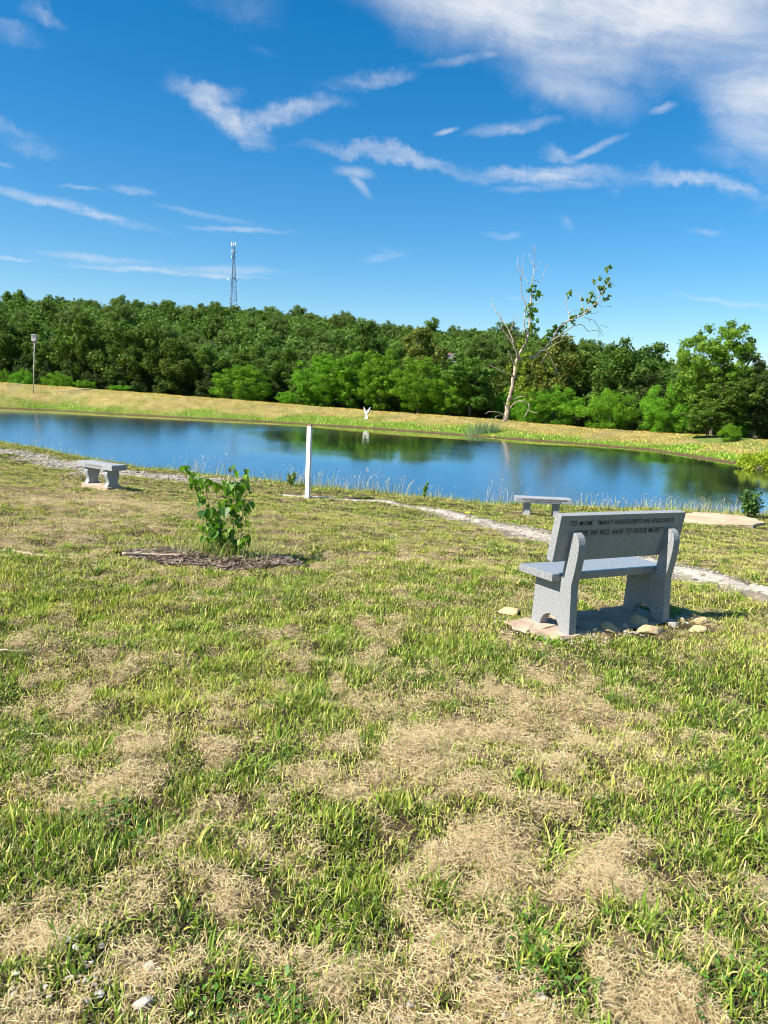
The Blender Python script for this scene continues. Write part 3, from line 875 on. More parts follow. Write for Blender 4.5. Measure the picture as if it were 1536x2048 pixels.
# ------------------------------------------------------------------ gravel path (structure) and its stones
def rock_bm(sub, seed, sc3=(1, 1, 1), rough=.25):
    bm = bmesh.new(); bmesh.ops.create_icosphere(bm, subdivisions=sub, radius=1)
    r_ = random.Random(seed)
    cuts = [(Vector((r_.gauss(0, 1), r_.gauss(0, 1), r_.gauss(0, 1))).normalized(), r_.uniform(.5, .82)) for _ in range(12)]
    for v in bm.verts:
        q = v.co.copy()
        for nrm, dd in cuts:
            e = q.dot(nrm) - dd
            if e > 0: q -= nrm * e * .97
        q *= 1 + r_.uniform(-1, 1) * rough * .15
        v.co = Vector((q.x * sc3[0], q.y * sc3[1], q.z * sc3[2]))
    return bm


def stones(name, X, Y, size, colr, zoff=0.0, flat=.6, jitter=.15):
    """many small angular stones in one stuff mesh"""
    bm = rock_bm(1, 3); base = np.array([v.co for v in bm.verts]); fa = np.array([[v.index for v in f.verts] for f in bm.faces]); bm.free()
    n = len(X); z = terrain(X, Y) + zoff
    k = len(base)
    a = rng.uniform(0, 6.3, n); ca, sa = np.cos(a), np.sin(a)
    sx = size * rng.uniform(.7, 1.3, n); sy = size * rng.uniform(.7, 1.3, n); szz = size * rng.uniform(.45, 1, n) * flat
    b = base[None] * (1 + rng.normal(0, jitter, (n, k, 1)))
    bx = b[:, :, 0] * sx[:, None]; by = b[:, :, 1] * sy[:, None]; bz = b[:, :, 2] * szz[:, None]
    V = np.stack([bx * ca[:, None] - by * sa[:, None] + X[:, None], bx * sa[:, None] + by * ca[:, None] + Y[:, None], bz + z[:, None]], -1)
    B = Bits(); B.add(V, colr, fa.ravel().tolist(), [3] * len(fa))
    return B.mesh(name)


def build_path():
    x = rng.uniform(-16, 9, 260000); y = rng.uniform(6, 36, 260000)
    p = path_d(x, y); k = (p < 1.05) & (rng.random(len(x)) < np.clip(1.2 - p, 0, 1)) & (seg_dist(x, y, POND, True) > 1.0) & ~inside(x, y, POND) & (pad_d(x, y) > .05)
    x, y = x[k], y[k]; n = len(x)
    s = rng.uniform(.010, .026, n) * np.where(y > 16, 1.9, 1.2) * np.where(rng.random(n) < .05, 1.8, 1)
    C = lerp(np.array([.26, .23, .175]), np.array([.45, .405, .33]), rng.random(n)) * np.where(rng.random((n, 1)) < .12, .7, 1)
    tag(link_obj('path_gravel', stones('path_gravel', x, y, s, C, .004), M_STRAW), 'crushed white limestone gravel of the narrow path', 'gravel', kind='stuff')
    # strip of bare chippings under the stones
    B = MB()
    for P_, W_ in ((PATH, PATH_W),):
        L = []; 
        for i in range(len(P_)):
            tg = P_[min(i + 1, len(P_) - 1)] - P_[max(i - 1, 0)]; tg /= np.linalg.norm(tg); nn = np.array([-tg[1], tg[0]])
            L.append((P_[i], nn, W_[i]))
        sub = []
        for (a, na, wa), (b, nb, wb) in zip(L[:-1], L[1:]):
            for k in range(14):
                t = k / 14; sub.append((a * (1 - t) + b * t, na * (1 - t) + nb * t, (wa * (1 - t) + wb * t)))
        vs = []
        for c, nn, wv_ in sub:
            for e in (-1, -.5, 0, .5, 1):
                q = c + nn * wv_ * .5 * e * (1 + .5 * (vnoise(c[0] * 2.1 + e * 7, c[1] * 2.1, 9) - .5)); vs.append((q[0], q[1], gz(q[0], q[1]) + (.006 if abs(e) < 1 else -.01)))
        fs = [(i * 5 + j, i * 5 + j + 1, i * 5 + j + 6, i * 5 + j + 5) for i in range(len(sub) - 1) for j in range(4)]
        B.add(vs, fs)
    o = B.build('gravel_path', M_PALE, smooth=True); tag(o, kind='structure')


build_path()

# small white stone chips in the lawn near the camera and beside the bench
def chips():
    X = []; Y = []; S_ = []
    for (px, py, n, r) in ((90, 1985, 14, .09), (60, 2030, 12, .08), (150, 1960, 10, .06), (200, 1985, 8, .05), (810, 2010, 5, .04), (1010, 1960, 5, .06), (1350, 1965, 4, .06), (1060, 2005, 5, .05)):
        c = gpt(px, py)
        for _ in range(n): X.append(c[0] + rng.normal(0, r)); Y.append(c[1] + rng.normal(0, r)); S_.append(rng.uniform(.006, .017))
    for s, u, n in ((-.18, .15, 26), (-.1, .42, 40), (.12, .5, 30), (1.25, .35, 50), (1.38, .2, 40), (.5, .52, 20), (-.2, -.1, 16)):
        c = bench_xy(s, u)
        for _ in range(n): X.append(c[0] + rng.normal(0, .075)); Y.append(c[1] + rng.normal(0, .06)); S_.append(rng.uniform(.008, .022))
    X = np.array(X); Y = np.array(Y); n = len(X)
    C = lerp(np.array([.32, .27, .21]), np.array([.50, .45, .39]), rng.random(n))
    tag(link_obj('stone_chips', stones('stone_chips', X, Y, np.array(S_), C, .008), M_STRAW), 'small pale stone chips strewn in the lawn and round the bench', 'stone chips', kind='stuff')


chips()


# ------------------------------------------------------------------ lettering
def text_mesh(body, size, shear=0.0, bold=0.0, space=1.0, depth=.0008):
    cu = bpy.data.curves.new('inscription', 'FONT'); cu.body = body; cu.size = size; cu.align_x = 'CENTER'; cu.align_y = 'CENTER'
    cu.shear = shear; cu.offset = bold; cu.extrude = depth; cu.space_character = space; cu.resolution_u = 3
    cu.space_line = 1.05
    to = bpy.data.objects.new('tmp', cu); col.objects.link(to)
    bpy.context.view_layer.update()
    me = bpy.data.meshes.new_from_object(to.evaluated_get(bpy.context.evaluated_depsgraph_get()))
    bpy.data.objects.remove(to); bpy.data.curves.remove(cu)
    me.name = 'inscription'
    return me


# ------------------------------------------------------------------ the near memorial bench with a back
def memorial_bench():
    root = empty('memorial_bench', (BENCH_O[0], BENCH_O[1], BENCH_Z), 0)
    # local axes: x along the length, y towards the camera (rear of the bench), z up
    m = Matrix(((bl[0], bu[0], 0), (bl[1], bu[1], 0), (0, 0, 1))).to_4x4()
    # bu is a clockwise turn of bl, so mirror-free axes need x -> -x : keep handedness by using (bl, -bu)
    root.rotation_euler = (0, 0.012, BENCH_YAW)
    tag(root, 'grey granite bench with tall engraved back standing on flat stones', 'bench')
    def Y(u): return -u
    arch = [(0.101 + .1005 * (1 - math.cos(a)), .100 * math.sin(a)) for a in np.linspace(0, math.pi, 15)]
    top = [(.347, .716), (.358, .7215), (.372, .7225), (.388, .718), (.403, .708), (.416, .693), (.426, .672), (.432, .648), (.4335, .615), (.431, .575), (.424, .520), (.412, .450), (.400, .392), (.391, .349)]
    prof = [(0, 0), (.101, 0)] + arch[1:-1] + [(.302, 0), (.4105, 0)] + top[::-1] + [(.290, .4125), (.284, .358), (.0185, .358)]
    T_ = .067
    for s0 in (0.0, .936):
        b = MB(); vs, fs = prism([(Y(u), v) for u, v in prof], s0, s0 + T_); b.add(vs, fs)
        b.build('side_panel', M_GRANITE, root, bevel=.004, seg=2)
    b = MB(); b.box((.5015, Y(.096), .3865), (1.163, .370, .0535)); b.build('seat', M_GRANITE_POL, root, bevel=.004)
    # slanted back slab
    rb = np.array([.309, .508]); rt_ = np.array([.3665, .8415]); ax = (rt_ - rb) / np.linalg.norm(rt_ - rb); nf = np.array([-ax[1], ax[0]])
    th = .066
    pr = [tuple(rb), tuple(rt_), tuple(rt_ + nf * th), tuple(rb + nf * th)]
    b = MB(); vs, fs = prism([(Y(u), v) for u, v in pr], -.116, 1.119); b.add(vs, fs)
    back = b.build('backrest', M_GRANITE, root, bevel=.004)
    # engraved lines on the rear face
    for body, sx, vv, wide, ls in (('TO MOM,  \u201cMANY HARDSHIPS WE ENDURED,', .49, .781, 1.03, .043), ('HOPE WE WILL HAVE TO NEVER MORE\u201d', .474, .712, .86, .043)):
        me = text_mesh(body, .06, .26, .0004, 1.08)
        co = np.empty(len(me.vertices) * 3, np.float32); me.vertices.foreach_get('co', co); co = co.reshape(-1, 3)
        lo_, hi_ = co.min(0), co.max(0)
        k = wide / (hi_[0] - lo_[0]); ky = ls / (hi_[1] - lo_[1])
        cx = (lo_[0] + hi_[0]) / 2; cy = (lo_[1] + hi_[1]) / 2
        tpos = (vv - rb[1]) / (rt_[1] - rb[1]); base = rb + (rt_ - rb) * tpos
        L = []
        for q in co:
            xx = (q[0] - cx) * k; yy = (q[1] - cy) * ky
            uv = base + ax * yy - nf * (.0009 + q[2])
            L.append((sx + xx, Y(uv[0]), uv[1]))
        me.vertices.foreach_set('co', np.array(L, np.float32).ravel()); me.update()
        link_obj('inscription', me, M_INK, back)
    return root


memorial_bench()


def flat_bench(name, label, x, y, z, yaw, L, W, H, T_, legs, mat, curved, lines, lead=0.0):
    root = empty(name, (x, y, z), yaw); tag(root, label, 'bench')
    b = MB(); b.box((L / 2, W / 2, H - T_ / 2), (L, W, T_)); seat = b.build('seat', mat, root, bevel=.006)
    for s in legs:
        hh = H - T_; d0 = W * .09; d1 = W * .91
        if curved:
            fr = [(d0 + .018 + .022 * math.sin(q * 2 * math.pi) + .012 * (q - .5), q * hh) for q in np.linspace(0, 1, 13)]
            fr = [(a - .04 * (1 - min(1, i / 3)) * .6, c) for i, (a, c) in enumerate(fr)]
            bk = [(W - a, c) for a, c in fr][::-1]
        else:
            fr = [(d0 + .035 * math.sin(q * math.pi), q * hh) for q in np.linspace(0, 1, 11)]; bk = [(W - a, c) for a, c in fr][::-1]
        b = MB(); vs, fs = prism(fr + bk, s - .055, s + .055); b.add(vs, fs)
        b.build('leg', mat, root, bevel=.004)
    for body, cz, wide, hgt, cx0 in lines:
        me = text_mesh(body, .05, 0.12, .0008)
        co = np.empty(len(me.vertices) * 3, np.float32); me.vertices.foreach_get('co', co); co = co.reshape(-1, 3)
        a, c = co.min(0), co.max(0)
        out = np.stack([(co[:, 0] - (a[0] + c[0]) / 2) * wide / (c[0] - a[0]) + cx0, -.0012 - co[:, 2], (co[:, 1] - (a[1] + c[1]) / 2) * hgt / (c[1] - a[1]) + cz], 1)
        me.vertices.foreach_set('co', out.astype(np.float32).ravel()); me.update()
        link_obj('inscription', me, M_INKG if curved else M_INK, seat)
    return root


LBZ = gz(-5.3, 13.9)
flat_bench('stone_bench', 'backless grey stone bench with wavy legs beside the shrubby left bank', -5.771, 14.337, -.169, -.666, 1.147, .308, .413, .099, (.25, .90), M_GRANITE_L, True,
           [('TO HEAL THE WORLD', .413 - .052, .56, .042, .56)])
flat_bench('stone_bench', 'backless grey stone bench with two inscribed lines, seen just beyond the tall-backed bench', 2.542, 14.784, -.528, -.043, 1.079, .365, .372, .095, (.24, .80), M_GRANITE_L, False,
           [('WE SIT AT WITH PALE DAWN OUR PRESENT DURING LIGHT', .372 - .030, .86, .030, .56), ('ALL SAFE TOMORROW TO BELONGING  NOT A BE', .372 - .068, .68, .028, .53)])


def rock(name, px, py, size, mat, label, seed, group=None, cat='rock', sink=.22, pos=None, yaw=None):
    P = np.array([*pos, gz(*pos)]) if pos is not None else gpt(px, py)
    size = tuple(q * .9 for q in size); bm = rock_bm(3, seed, size); me = bpy.data.meshes.new(name)
    r_ = random.Random(seed)
    for v in bm.verts:
        v.co += v.normal * (vnoise(v.co.x * 18 + seed, v.co.y * 18 + v.co.z * 11, seed) - .5) * .12 * min(size)
    bm.to_mesh(me); bm.free(); me.polygons.foreach_set('use_smooth', [True] * len(me.polygons))
    o = link_obj(name, me, mat); o.location = (P[0], P[1], P[2] + size[2] * (1 - sink * 2) * .5); o.rotation_euler = (0, 0, yaw if yaw is not None else r_.uniform(-.6, .6))
    tag(o, label, cat, group)
    return o


# stones round the memorial bench
rock('limestone_rock', 1018, 1226, (.12, .085, .05), M_LIME, 'pale yellow limestone rock lying in the grass left of the tall-backed bench', 11)
rock('limestone_rock', 1216, 1262, (.105, .075, .062), M_LIME, 'rounded buff rock at the bench rear, leftmost of the row between its legs', 12, yaw=.3)
rock('limestone_rock', 1277, 1251, (.115, .07, .075), M_LIME, 'long buff rock resting behind two others against the right bench leg', 13, yaw=.5)
rock('limestone_rock', 1303, 1266, (.145, .075, .06), M_LIME, 'largest buff rock lying in front of the right bench leg', 14, yaw=.35)
rock('grey_pebble', 1250, 1258, (.026, .026, .04), M_PALE, 'small grey upright pebble wedged between two buff rocks behind the bench', 15)
rock('limestone_rock', 1403, 1246, (.075, .055, .05), M_LIME, 'brown-stained rock farthest right of the tall-backed bench', 16, yaw=.4)
rock('limestone_rock', 1397, 1262, (.085, .06, .04), M_LIME, 'flat buff rock in gravel right of the bench, nearer than the brown-stained one', 17, yaw=.2)
rock('limestone_rock', 1346, 1253, (.05, .045, .045), M_PALE, 'small pale rock just right of the right bench leg', 18, yaw=.2)
rock('limestone_rock', 1362, 1243, (.045, .035, .04), M_LIME, 'small buff rock lying between the right bench leg and the gravel', 19, yaw=.2)
rock('white_stone', 299, 1942, (.021, .018, .029), M_PALE, 'upright white stone in straw near the bottom left corner', 21, cat='stone', sink=.02)
rock('white_stone', 287, 2012, (.033, .026, .026), M_PALE, 'white fist-sized stone lying nearest the camera at the bottom left', 22, cat='stone', sink=.02)
rock('white_stone', 992, 1962, (.014, .012, .010), M_PALE, 'small white stone low in the straw at bottom right', 23, cat='stone', sink=.02)


def slab(name, outline, zt, thick, mat, label, cat, jit=.012, group=None):
    c = np.mean(outline, 0); P = []
    n = len(outline)
    for i in range(n):
        a, b = np.array(outline[i]), np.array(outline[(i + 1) % n])
        for k in range(5):
            q = a + (b - a) * k / 5; P.append(q + rng.normal(0, jit, 2))
    m = len(P); vs = []
    for sc_, dz in ((1.02, -thick), (1.0, -.012), (.96, 0)):
        for q in P: vs.append((*(c + (q - c) * sc_), zt + dz + (rng.normal(0, .003) if dz == 0 else 0)))
    fs = [(r_ * m + i, r_ * m + (i + 1) % m, (r_ + 1) * m + (i + 1) % m, (r_ + 1) * m + i) for r_ in range(2) for i in range(m)]
    vs.append((*c, zt + .004)); fs += [(2 * m + i, 2 * m + (i + 1) % m, 3 * m) for i in range(m)]
    b = MB(); b.add(vs, fs); o = b.build(name, mat); tag(o, label, cat, group); return o


bz = BENCH_Z - .002
B2 = lambda s, u: tuple(bench_xy(s, u))
slab('flagstone', [B2(-.21, -.06), B2(.18, -.07), B2(.20, .18), B2(-.24, .20)], bz, .07, M_FLAG, 'pinkish flagstone under the front of the left bench leg', 'flagstone', group='flat stones under the tall-backed bench')
slab('flagstone', [B2(-.20, .215), B2(.205, .195), B2(.22, .42), B2(-.10, .41)], bz, .07, M_FLAG, 'cracked pink flagstone under the rear of the left bench leg', 'flagstone', group='flat stones under the tall-backed bench')
slab('flagstone', [B2(.22, -.07), B2(.70, -.08), B2(.72, .40), B2(.24, .41)], bz, .07, M_FLAG, 'shaded flagstone lying between the two bench legs', 'flagstone', group='flat stones under the tall-backed bench')
slab('flagstone', [B2(.735, -.08), B2(1.10, -.06), B2(1.10, .41), B2(.74, .40)], bz, .07, M_FLAG, 'flagstone under the right leg of the tall-backed bench', 'flagstone', group='flat stones under the tall-backed bench')

# the broad limestone slab on the right bank and the pad below the left bench
sp = [cast(a, b, lawn_h)[:2] for a, b in [(1372, 1043), (1430, 1050), (1490, 1054), (1530, 1050), (1500, 1041), (1430, 1033), (1385, 1029), (1350, 1032)]]
slab('limestone_slab', [tuple(q) for q in sp], float(lawn_h(*np.mean(sp, 0))) + .06, .3, M_SLAB, 'broad sunlit limestone slab at the right end of the near bank', 'stone slab', jit=.04)
c_, s_ = math.cos(-.666), math.sin(-.666)
lb = lambda a, b: (-5.771 + c_ * a - s_ * b, 14.337 + s_ * a + c_ * b)
slab('flagstone', [lb(.14, .0), lb(.98, .01), lb(.99, .29), lb(.16, .30)], -.16, .12, M_FLAG, 'pinkish flat stone under the wavy-legged bench', 'flagstone')

# ------------------------------------------------------------------ white post
def wooden_post():
    base = cast(615, 996, lambda a, b: terrain(np.array([a]), np.array([b]))[0])
    H = np.linalg.norm(at(618, 846, base[1])[2] - base[2])
    root = empty('wooden_post', (base[0], base[1], base[2] - .03), -.34); tag(root, 'square white painted wooden post standing in the lawn by the pond', 'post')
    root.rotation_euler = (0, .004, -.34)
    w_ = .086
    b = MB(); b.box((0, 0, (H - .03) / 2), (w_, w_, H - .03)); b.build('post_shaft', M_WHITE, root, bevel=.004)
    b = MB(); b.box((0, 0, H - .012), (w_ * .985, w_ * .985, .034)); b.build('bare_top', M_RAW, root, bevel=.003)
    for hz, mt in ((.735, M_RUST), (.84, M_STEEL)):
        b = MB(); b.tube([(-w_ / 2, 0, H * hz), (-w_ / 2 - .022, 0, H * hz)], .009, 8); b.tube([(-w_ / 2 - .018, 0, H * hz), (-w_ / 2 - .032, 0, H * hz)], [.017, .013], 8)
        b.build('bolt', mt, root)


wooden_post()


# ------------------------------------------------------------------ sapling, mulch, stick
def sapling():
    Yd = sapy
    root = empty('redbud_sapling', tuple(SAP)); tag(root, 'leafy young heart-leaved sapling growing from a dark mulch ring', 'sapling')
    def cp(cx, cy, dy=0.0):
        p = at(340 + cx / 7.68, 900 + cy / 7.68, Yd + dy); return p - SAP
    b = MB()
    stems = [[(560, 1690), (510, 1500), (505, 1200), (505, 900), (480, 720), (410, 520), (300, 370), (240, 300)],
             [(720, 1700), (735, 1450), (720, 1200), (790, 1000), (815, 880), (840, 760)],
             [(800, 1700), (900, 1450), (985, 1250), (960, 1080), (1000, 900), (1010, 700), (980, 500), (965, 290)],
             [(830, 1700), (960, 1550), (1080, 1380), (1090, 1150), (1120, 950), (1150, 780), (1180, 560), (1200, 350)],
             [(700, 1700), (650, 1500), (600, 1300), (560, 1080), (600, 900), (560, 620), (560, 430)],
             [(760, 1690), (800, 1500), (860, 1300), (880, 1100), (900, 900)]]
    SP = []
    for st in stems:
        dy = random.uniform(-.12, .12); pts = [cp(a, c, dy * i / len(st)) for i, (a, c) in enumerate(st)]
        pts[0][2] = -.03
        P, R_ = smooth_path(pts, np.linspace(.0065, .0016, len(pts)), 3); b.tube(P, R_, 5); SP += [np.array(q) for q in P[2:]]
    SP = np.array(SP)
    cl_ = [(270, 330), (350, 430), (430, 480), (540, 440), (600, 500), (440, 660), (500, 760), (560, 940), (580, 1030), (680, 1000), (740, 840), (860, 780), (880, 920), (970, 870), (1030, 950), (830, 1130), (700, 1180), (600, 1150), (490, 1180), (1020, 1130),
          (1100, 1100), (920, 1230), (600, 1350), (680, 1290), (720, 1420), (640, 1510), (900, 1380), (880, 1470), (1050, 1380), (1130, 1380), (1190, 1370), (1040, 1530), (940, 1590), (810, 1590), (650, 1670), (1000, 380), (940, 300), (960, 500), (880, 560),
          (750, 510), (1040, 530), (1140, 500), (1190, 400), (1000, 650), (1080, 600), (1030, 720), (1160, 800), (1090, 790), (1110, 890), (760, 1100), (800, 1250), (680, 1080), (560, 1250), (780, 1350), (1000, 1450), (750, 1550), (860, 1650), (960, 1000), (640, 900), (720, 1650), (1180, 320), (250, 290)]
    V = []; F_ = []; C = []
    half = [(0, .0), (.30, -.10), (.50, .12), (.46, .42), (.26, .78), (0, 1.08)]
    pet = MB()
    for i, (cx, cy) in enumerate(cl_ * 6):
        j = 0 if i < len(cl_) else 1
        p = cp(cx + random.gauss(0, 32 if j == 0 else 42), cy + random.gauss(0, 32 if j == 0 else 50), random.uniform(-.14, .14))
        s = random.choice((.04, .05, .065, .078, .09)) * random.uniform(.85, 1.15) * (.6 if (cy < 420 or random.random() < .15) else 1)
        yawl = random.uniform(0, 6.28); pitch = random.uniform(.5, 1.35)   # hanging down
        Mx = Matrix.Rotation(yawl, 3, 'Z') @ Matrix.Rotation(pitch, 3, 'Y') @ Matrix.Rotation(random.gauss(0, .35), 3, 'X')
        fold = random.uniform(.15, .45)
        b0 = len(V); pts = []
        for sgn in (1, -1):
            for (wy, lx) in half:
                pts.append((lx * s, sgn * wy * s, abs(wy) * s * fold - .10 * s * lx * lx))
        for q in pts: V.append(tuple(Vector(p) + Mx @ Vector(q)))
        F_.append([b0 + k for k in range(6)]); F_.append([b0 + 6 + k for k in range(6)][::-1])
        u = random.random()
        c = np.array([.032, .105, .020]) * (1 - u) + np.array([.14, .28, .024]) * u
        if cy < 420 and random.random() < .2: c = np.array([.20, .12, .04]) * random.uniform(.6, 1.2)
        elif random.random() < .25: c = np.array([.17, .27, .025])
        C += [c] * 12
        tgt = SP[np.argmin(((SP - p) ** 2).sum(1))]; mid = (tgt + p) / 2 + np.array([0, 0, .012])
        pet.tube([tgt, mid, p], [.0016, .0014, .0012], 4)
    b.v, b.f, b.m = b.v, b.f, b.m
    off = len(b.v); b.v += pet.v; b.f += [tuple(off + k for k in f) for f in pet.f]; b.m += pet.m
    b.build('stem', M_STEM, root, smooth=True)
    lp = [k for f in F_ for k in f]; st = np.arange(len(F_)) * 6
    me = np_mesh('foliage', np.array(V), np.array(lp), st, np.array(C)); link_obj('foliage', me, M_LEAF, root)


sapling()


def mulch():
    B = Bits(); n = 4200
    a = rng.uniform(0, 6.3, n); r = np.sqrt(rng.random(n))
    x = sapx - .05 + (.84 * r + .02) * np.cos(a); y = sapy - .06 + .42 * r * np.sin(a)
    z = terrain(x, y) + .006 + (1 - r) * .05 + rng.random(n) * .03
    t = rng.random(n)
    C = np.where((t < .35)[:, None], lerp(np.array([.07, .05, .04]), np.array([.16, .115, .09]), rng.random(n)), lerp(np.array([.20, .145, .11]), np.array([.38, .30, .23]), rng.random(n)))
    straws(B, np.stack([x, y, z], 1), rng.uniform(.03, .11, n), rng.uniform(.006, .016, n), rng.normal(0, .9, n), rng.normal(0, .22, n), C)
    tag(link_obj('bark_mulch', B.mesh('bark_mulch'), M_STRAW), 'ring of shredded brown bark mulch round the sapling', 'mulch', kind='stuff')
    # tall uncut grass stems left standing in the ring
    B = Bits(); n = 420
    x = sapx + rng.normal(-.02, .28, n); y = sapy + rng.normal(-.05, .12, n); z = terrain(x, y)
    C = lerp(np.array([.18, .26, .05]), np.array([.45, .42, .17]), rng.random(n))
    blades(B, np.stack([x, y, z], 1), rng.uniform(.12, .42, n), rng.uniform(.004, .007, n), rng.uniform(0, 6.3, n), rng.uniform(.15, .8, n), C, True, rng.uniform(0, .2, n))
    tag(link_obj('uncut_grass', B.mesh('uncut_grass'), M_GRASS), 'thin uncut grass stems standing in the mulch ring', 'grass', kind='stuff')


mulch()


def stick(name, pts, r, label, lift=.02):
    P = [gpt(*q) for q in pts]
    for p in P: p[2] += lift
    P, R_ = smooth_path(P, np.linspace(r, r * .55, len(P)), 4)
    P = [p + np.array([0, random.gauss(0, .004), random.gauss(0, .004)]) for p in P]
    b = MB(); b.tube(P, R_, 6, wob=.15); o = b.build(name, M_STICK, smooth=True); tag(o, label, 'stick')


stick('dead_branch', [(28, 1106), (60, 1112), (100, 1117), (150, 1120)], .011, 'pale bare stick lying in the grass left of the mulch ring')
stick('dead_branch', [(245, 1118), (310, 1119), (370, 1120), (425, 1122)], .016, 'dark straight branch lying across the mulch at the sapling foot', .045)
stick('dead_branch', [(-20, 1306), (20, 1307), (62, 1309)], .006, 'thin reddish twig lying in the lawn at the left frame edge')

# yellow flower by the path
fp = gpt(931, 1040)
root = empty('yellow_flower', tuple(fp)); tag(root, 'single yellow flower blooming beside the gravel path', 'flower')
b = MB(); b.tube([(0, 0, 0), (.01, 0, .06), (.015, 0, .11)], .003, 5); b.build('stem', M_STEM, root)
m_y = noise_mat('yellow_petal', [(0.3, (0.75, 0.48, 0.02)), (0.7, (0.85, 0.62, 0.03))], 20, 2, 0.6)
b = MB()
for k in range(9):
    a = k * 2 * math.pi / 9; c, s = math.cos(a), math.sin(a)
    b.add([(.015, 0, .11), (.015 + .03 * c - .014 * s, .03 * s + .014 * c, .128), (.015 + .055 * c, .055 * s, .132), (.015 + .03 * c + .014 * s, .03 * s - .014 * c, .128)], [(0, 1, 2, 3)])
b.build('petal', m_y, root)


# ------------------------------------------------------------------ weeds on the near bank
def weeds():
    B = Bits()
    tg = np.linspace(0, len(EDGE) - 1.001, 4000); tg = rng.choice(tg, 5200)
    i = tg.astype(int); f = (tg - i)[:, None]
    e = EDGE[i] * (1 - f) + EDGE[i + 1] * f; nn = _n[i]
    off = rng.uniform(-.15, 1.7, len(tg)) ; p = e + nn * off[:, None]
    x, y = p[:, 0], p[:, 1]
    den = fbm(x * .8, y * .8, 91, 3) + .12 * (x > -3) - .1 * (x < -6)
    k = rng.random(len(x)) < np.clip((den - .50) * 3.0, .01, .5); x, y = x[k], y[k]; n = len(x); off = off[k]
    z = terrain(x, y)
    h = rng.uniform(.18, .55, n) * (1 + .35 * np.clip(off, 0, 2)) * np.where(x < -5, .75, 1) * np.where(x > 3.2, .7, 1)
    C = lerp(np.array([.26, .21, .12]), np.array([.48, .40, .27]), rng.random(n)); gsel = rng.random(n) < .25
    C = np.where(gsel[:, None], lerp(G2, G3, rng.random(n)), C)
    az = rng.normal(.3, 1.0, n); lean = np.clip(rng.normal(.35, .2, n), .02, .9)
    blades(B, np.stack([x, y, z], 1), h, rng.uniform(.006, .010, n), az, lean, C, True, rng.uniform(0, .12, n))
    # seed heads: small drooping plumes near the tips
    sel = (rng.random(n) < .6) & ~gsel
    a = np.stack([np.cos(az), np.sin(az), np.zeros(n)], 1)
    tip = np.stack([x, y, z], 1) + a * (h * lean)[:, None] + np.array([0, 0, 1]) * (h * np.sqrt(1 - lean ** 2))[:, None]
    for _ in range(3):
        q = tip[sel] + rng.normal(0, .015, (sel.sum(), 3)); m = len(q)
        straws(B, q, rng.uniform(.03, .075, m), rng.uniform(.007, .013, m), az[sel] + rng.normal(0, .5, m), rng.normal(-.3, .6, m), np.clip(C[sel] * 1.1, 0, .8))
    tag(link_obj('bank_weeds', B.mesh('bank_weeds'), M_STRAW), 'pale dry seeding grasses along the near pond edge', 'weeds', kind='stuff')
    # low green growth under them
    B = Bits(); n = 9000
    tg = rng.uniform(0, len(EDGE) - 1.001, n); i = tg.astype(int); f = (tg - i)[:, None]
    p = EDGE[i] * (1 - f) + EDGE[i + 1] * f + _n[i] * rng.uniform(-.5, 1.6, n)[:, None]; x, y = p[:, 0], p[:, 1]
    C = lerp(G1, G3, rng.random(n))
    blades(B, np.stack([x, y, terrain(x, y)], 1), rng.uniform(.06, .20, n), rng.uniform(.008, .016, n), rng.uniform(0, 6.3, n), rng.uniform(.1, .8, n), C, False)
    tag(link_obj('bank_grass', B.mesh('bank_grass'), M_GRASS), 'longer green grass along the lip of the near bank', 'grass', kind='stuff')


weeds()


def leaf_cloud(B, centers, radii, n_per, size, colfn, up=.25, flat=1.0, inner=.25):
    """leaf-sized rhombs over the surface of many small puffs"""
    for c, r in zip(centers, radii):
        n = max(3, int(n_per * (r / np.mean(radii)) ** 2))
        d = rng.normal(0, 1, (n, 3)); d[:, 2] += up; d /= np.linalg.norm(d, axis=1)[:, None]
        rr = r * np.where(rng.random(n) < inner, rng.uniform(.2, .8, n), rng.uniform(.8, 1.12, n)) * np.where(rng.random(n) < .3, rng.uniform(1, 1.45, n), 1)
        P = c + d * rr[:, None] * np.array([1, 1, flat])
        nrm = d + rng.normal(0, .45, (n, 3)); nrm /= np.linalg.norm(nrm, axis=1)[:, None]
        t1 = np.cross(nrm, rng.normal(0, 1, (n, 3))); t1 /= np.linalg.norm(t1, axis=1)[:, None] + 1e-9
        t2 = np.cross(nrm, t1)
        s = (size * rng.uniform(.55, 1.3, n))[:, None]
        B.add(np.stack([P - t1 * s, P + t2 * s * .55, P + t1 * s, P - t2 * s * .55], 1), colfn(n, c), [0, 1, 2, 3], [4])


def bushlet(name, px, py, hgt, wid, label, colA, colB, leaf=.035, n=260, group=None, cat='weed plant', ahead=.5):
    P = gpt(px, py); P[1] += 0; root = empty(name, tuple(P)); tag(root, label, cat, group)
    b = MB(); B = Bits(); k = max(3, int(5 * wid / .25)); cs = []; rs = []
    for i in range(k):
        a = random.uniform(0, 6.28); q = random.uniform(.1, .5) * wid; tip = np.array([q * math.cos(a), q * math.sin(a), hgt * random.uniform(.6, 1.0)])
        b.tube([(0, 0, -.05), tuple(tip * .5 + np.array([0, 0, .02])), tuple(tip)], [.007, .005, .003], 5)
        for t in np.linspace(.35, 1, 5): cs.append(tip * t); rs.append(wid * random.uniform(.14, .22) * (1.25 - .55 * t))
    leaf_cloud(B, cs, rs, n / len(cs), leaf, lambda m, c: lerp(np.array(colA), np.array(colB), rng.random(m)))
    b.build('stem', M_STEM, root); link_obj('foliage', B.mesh('foliage'), M_CROWN, root)


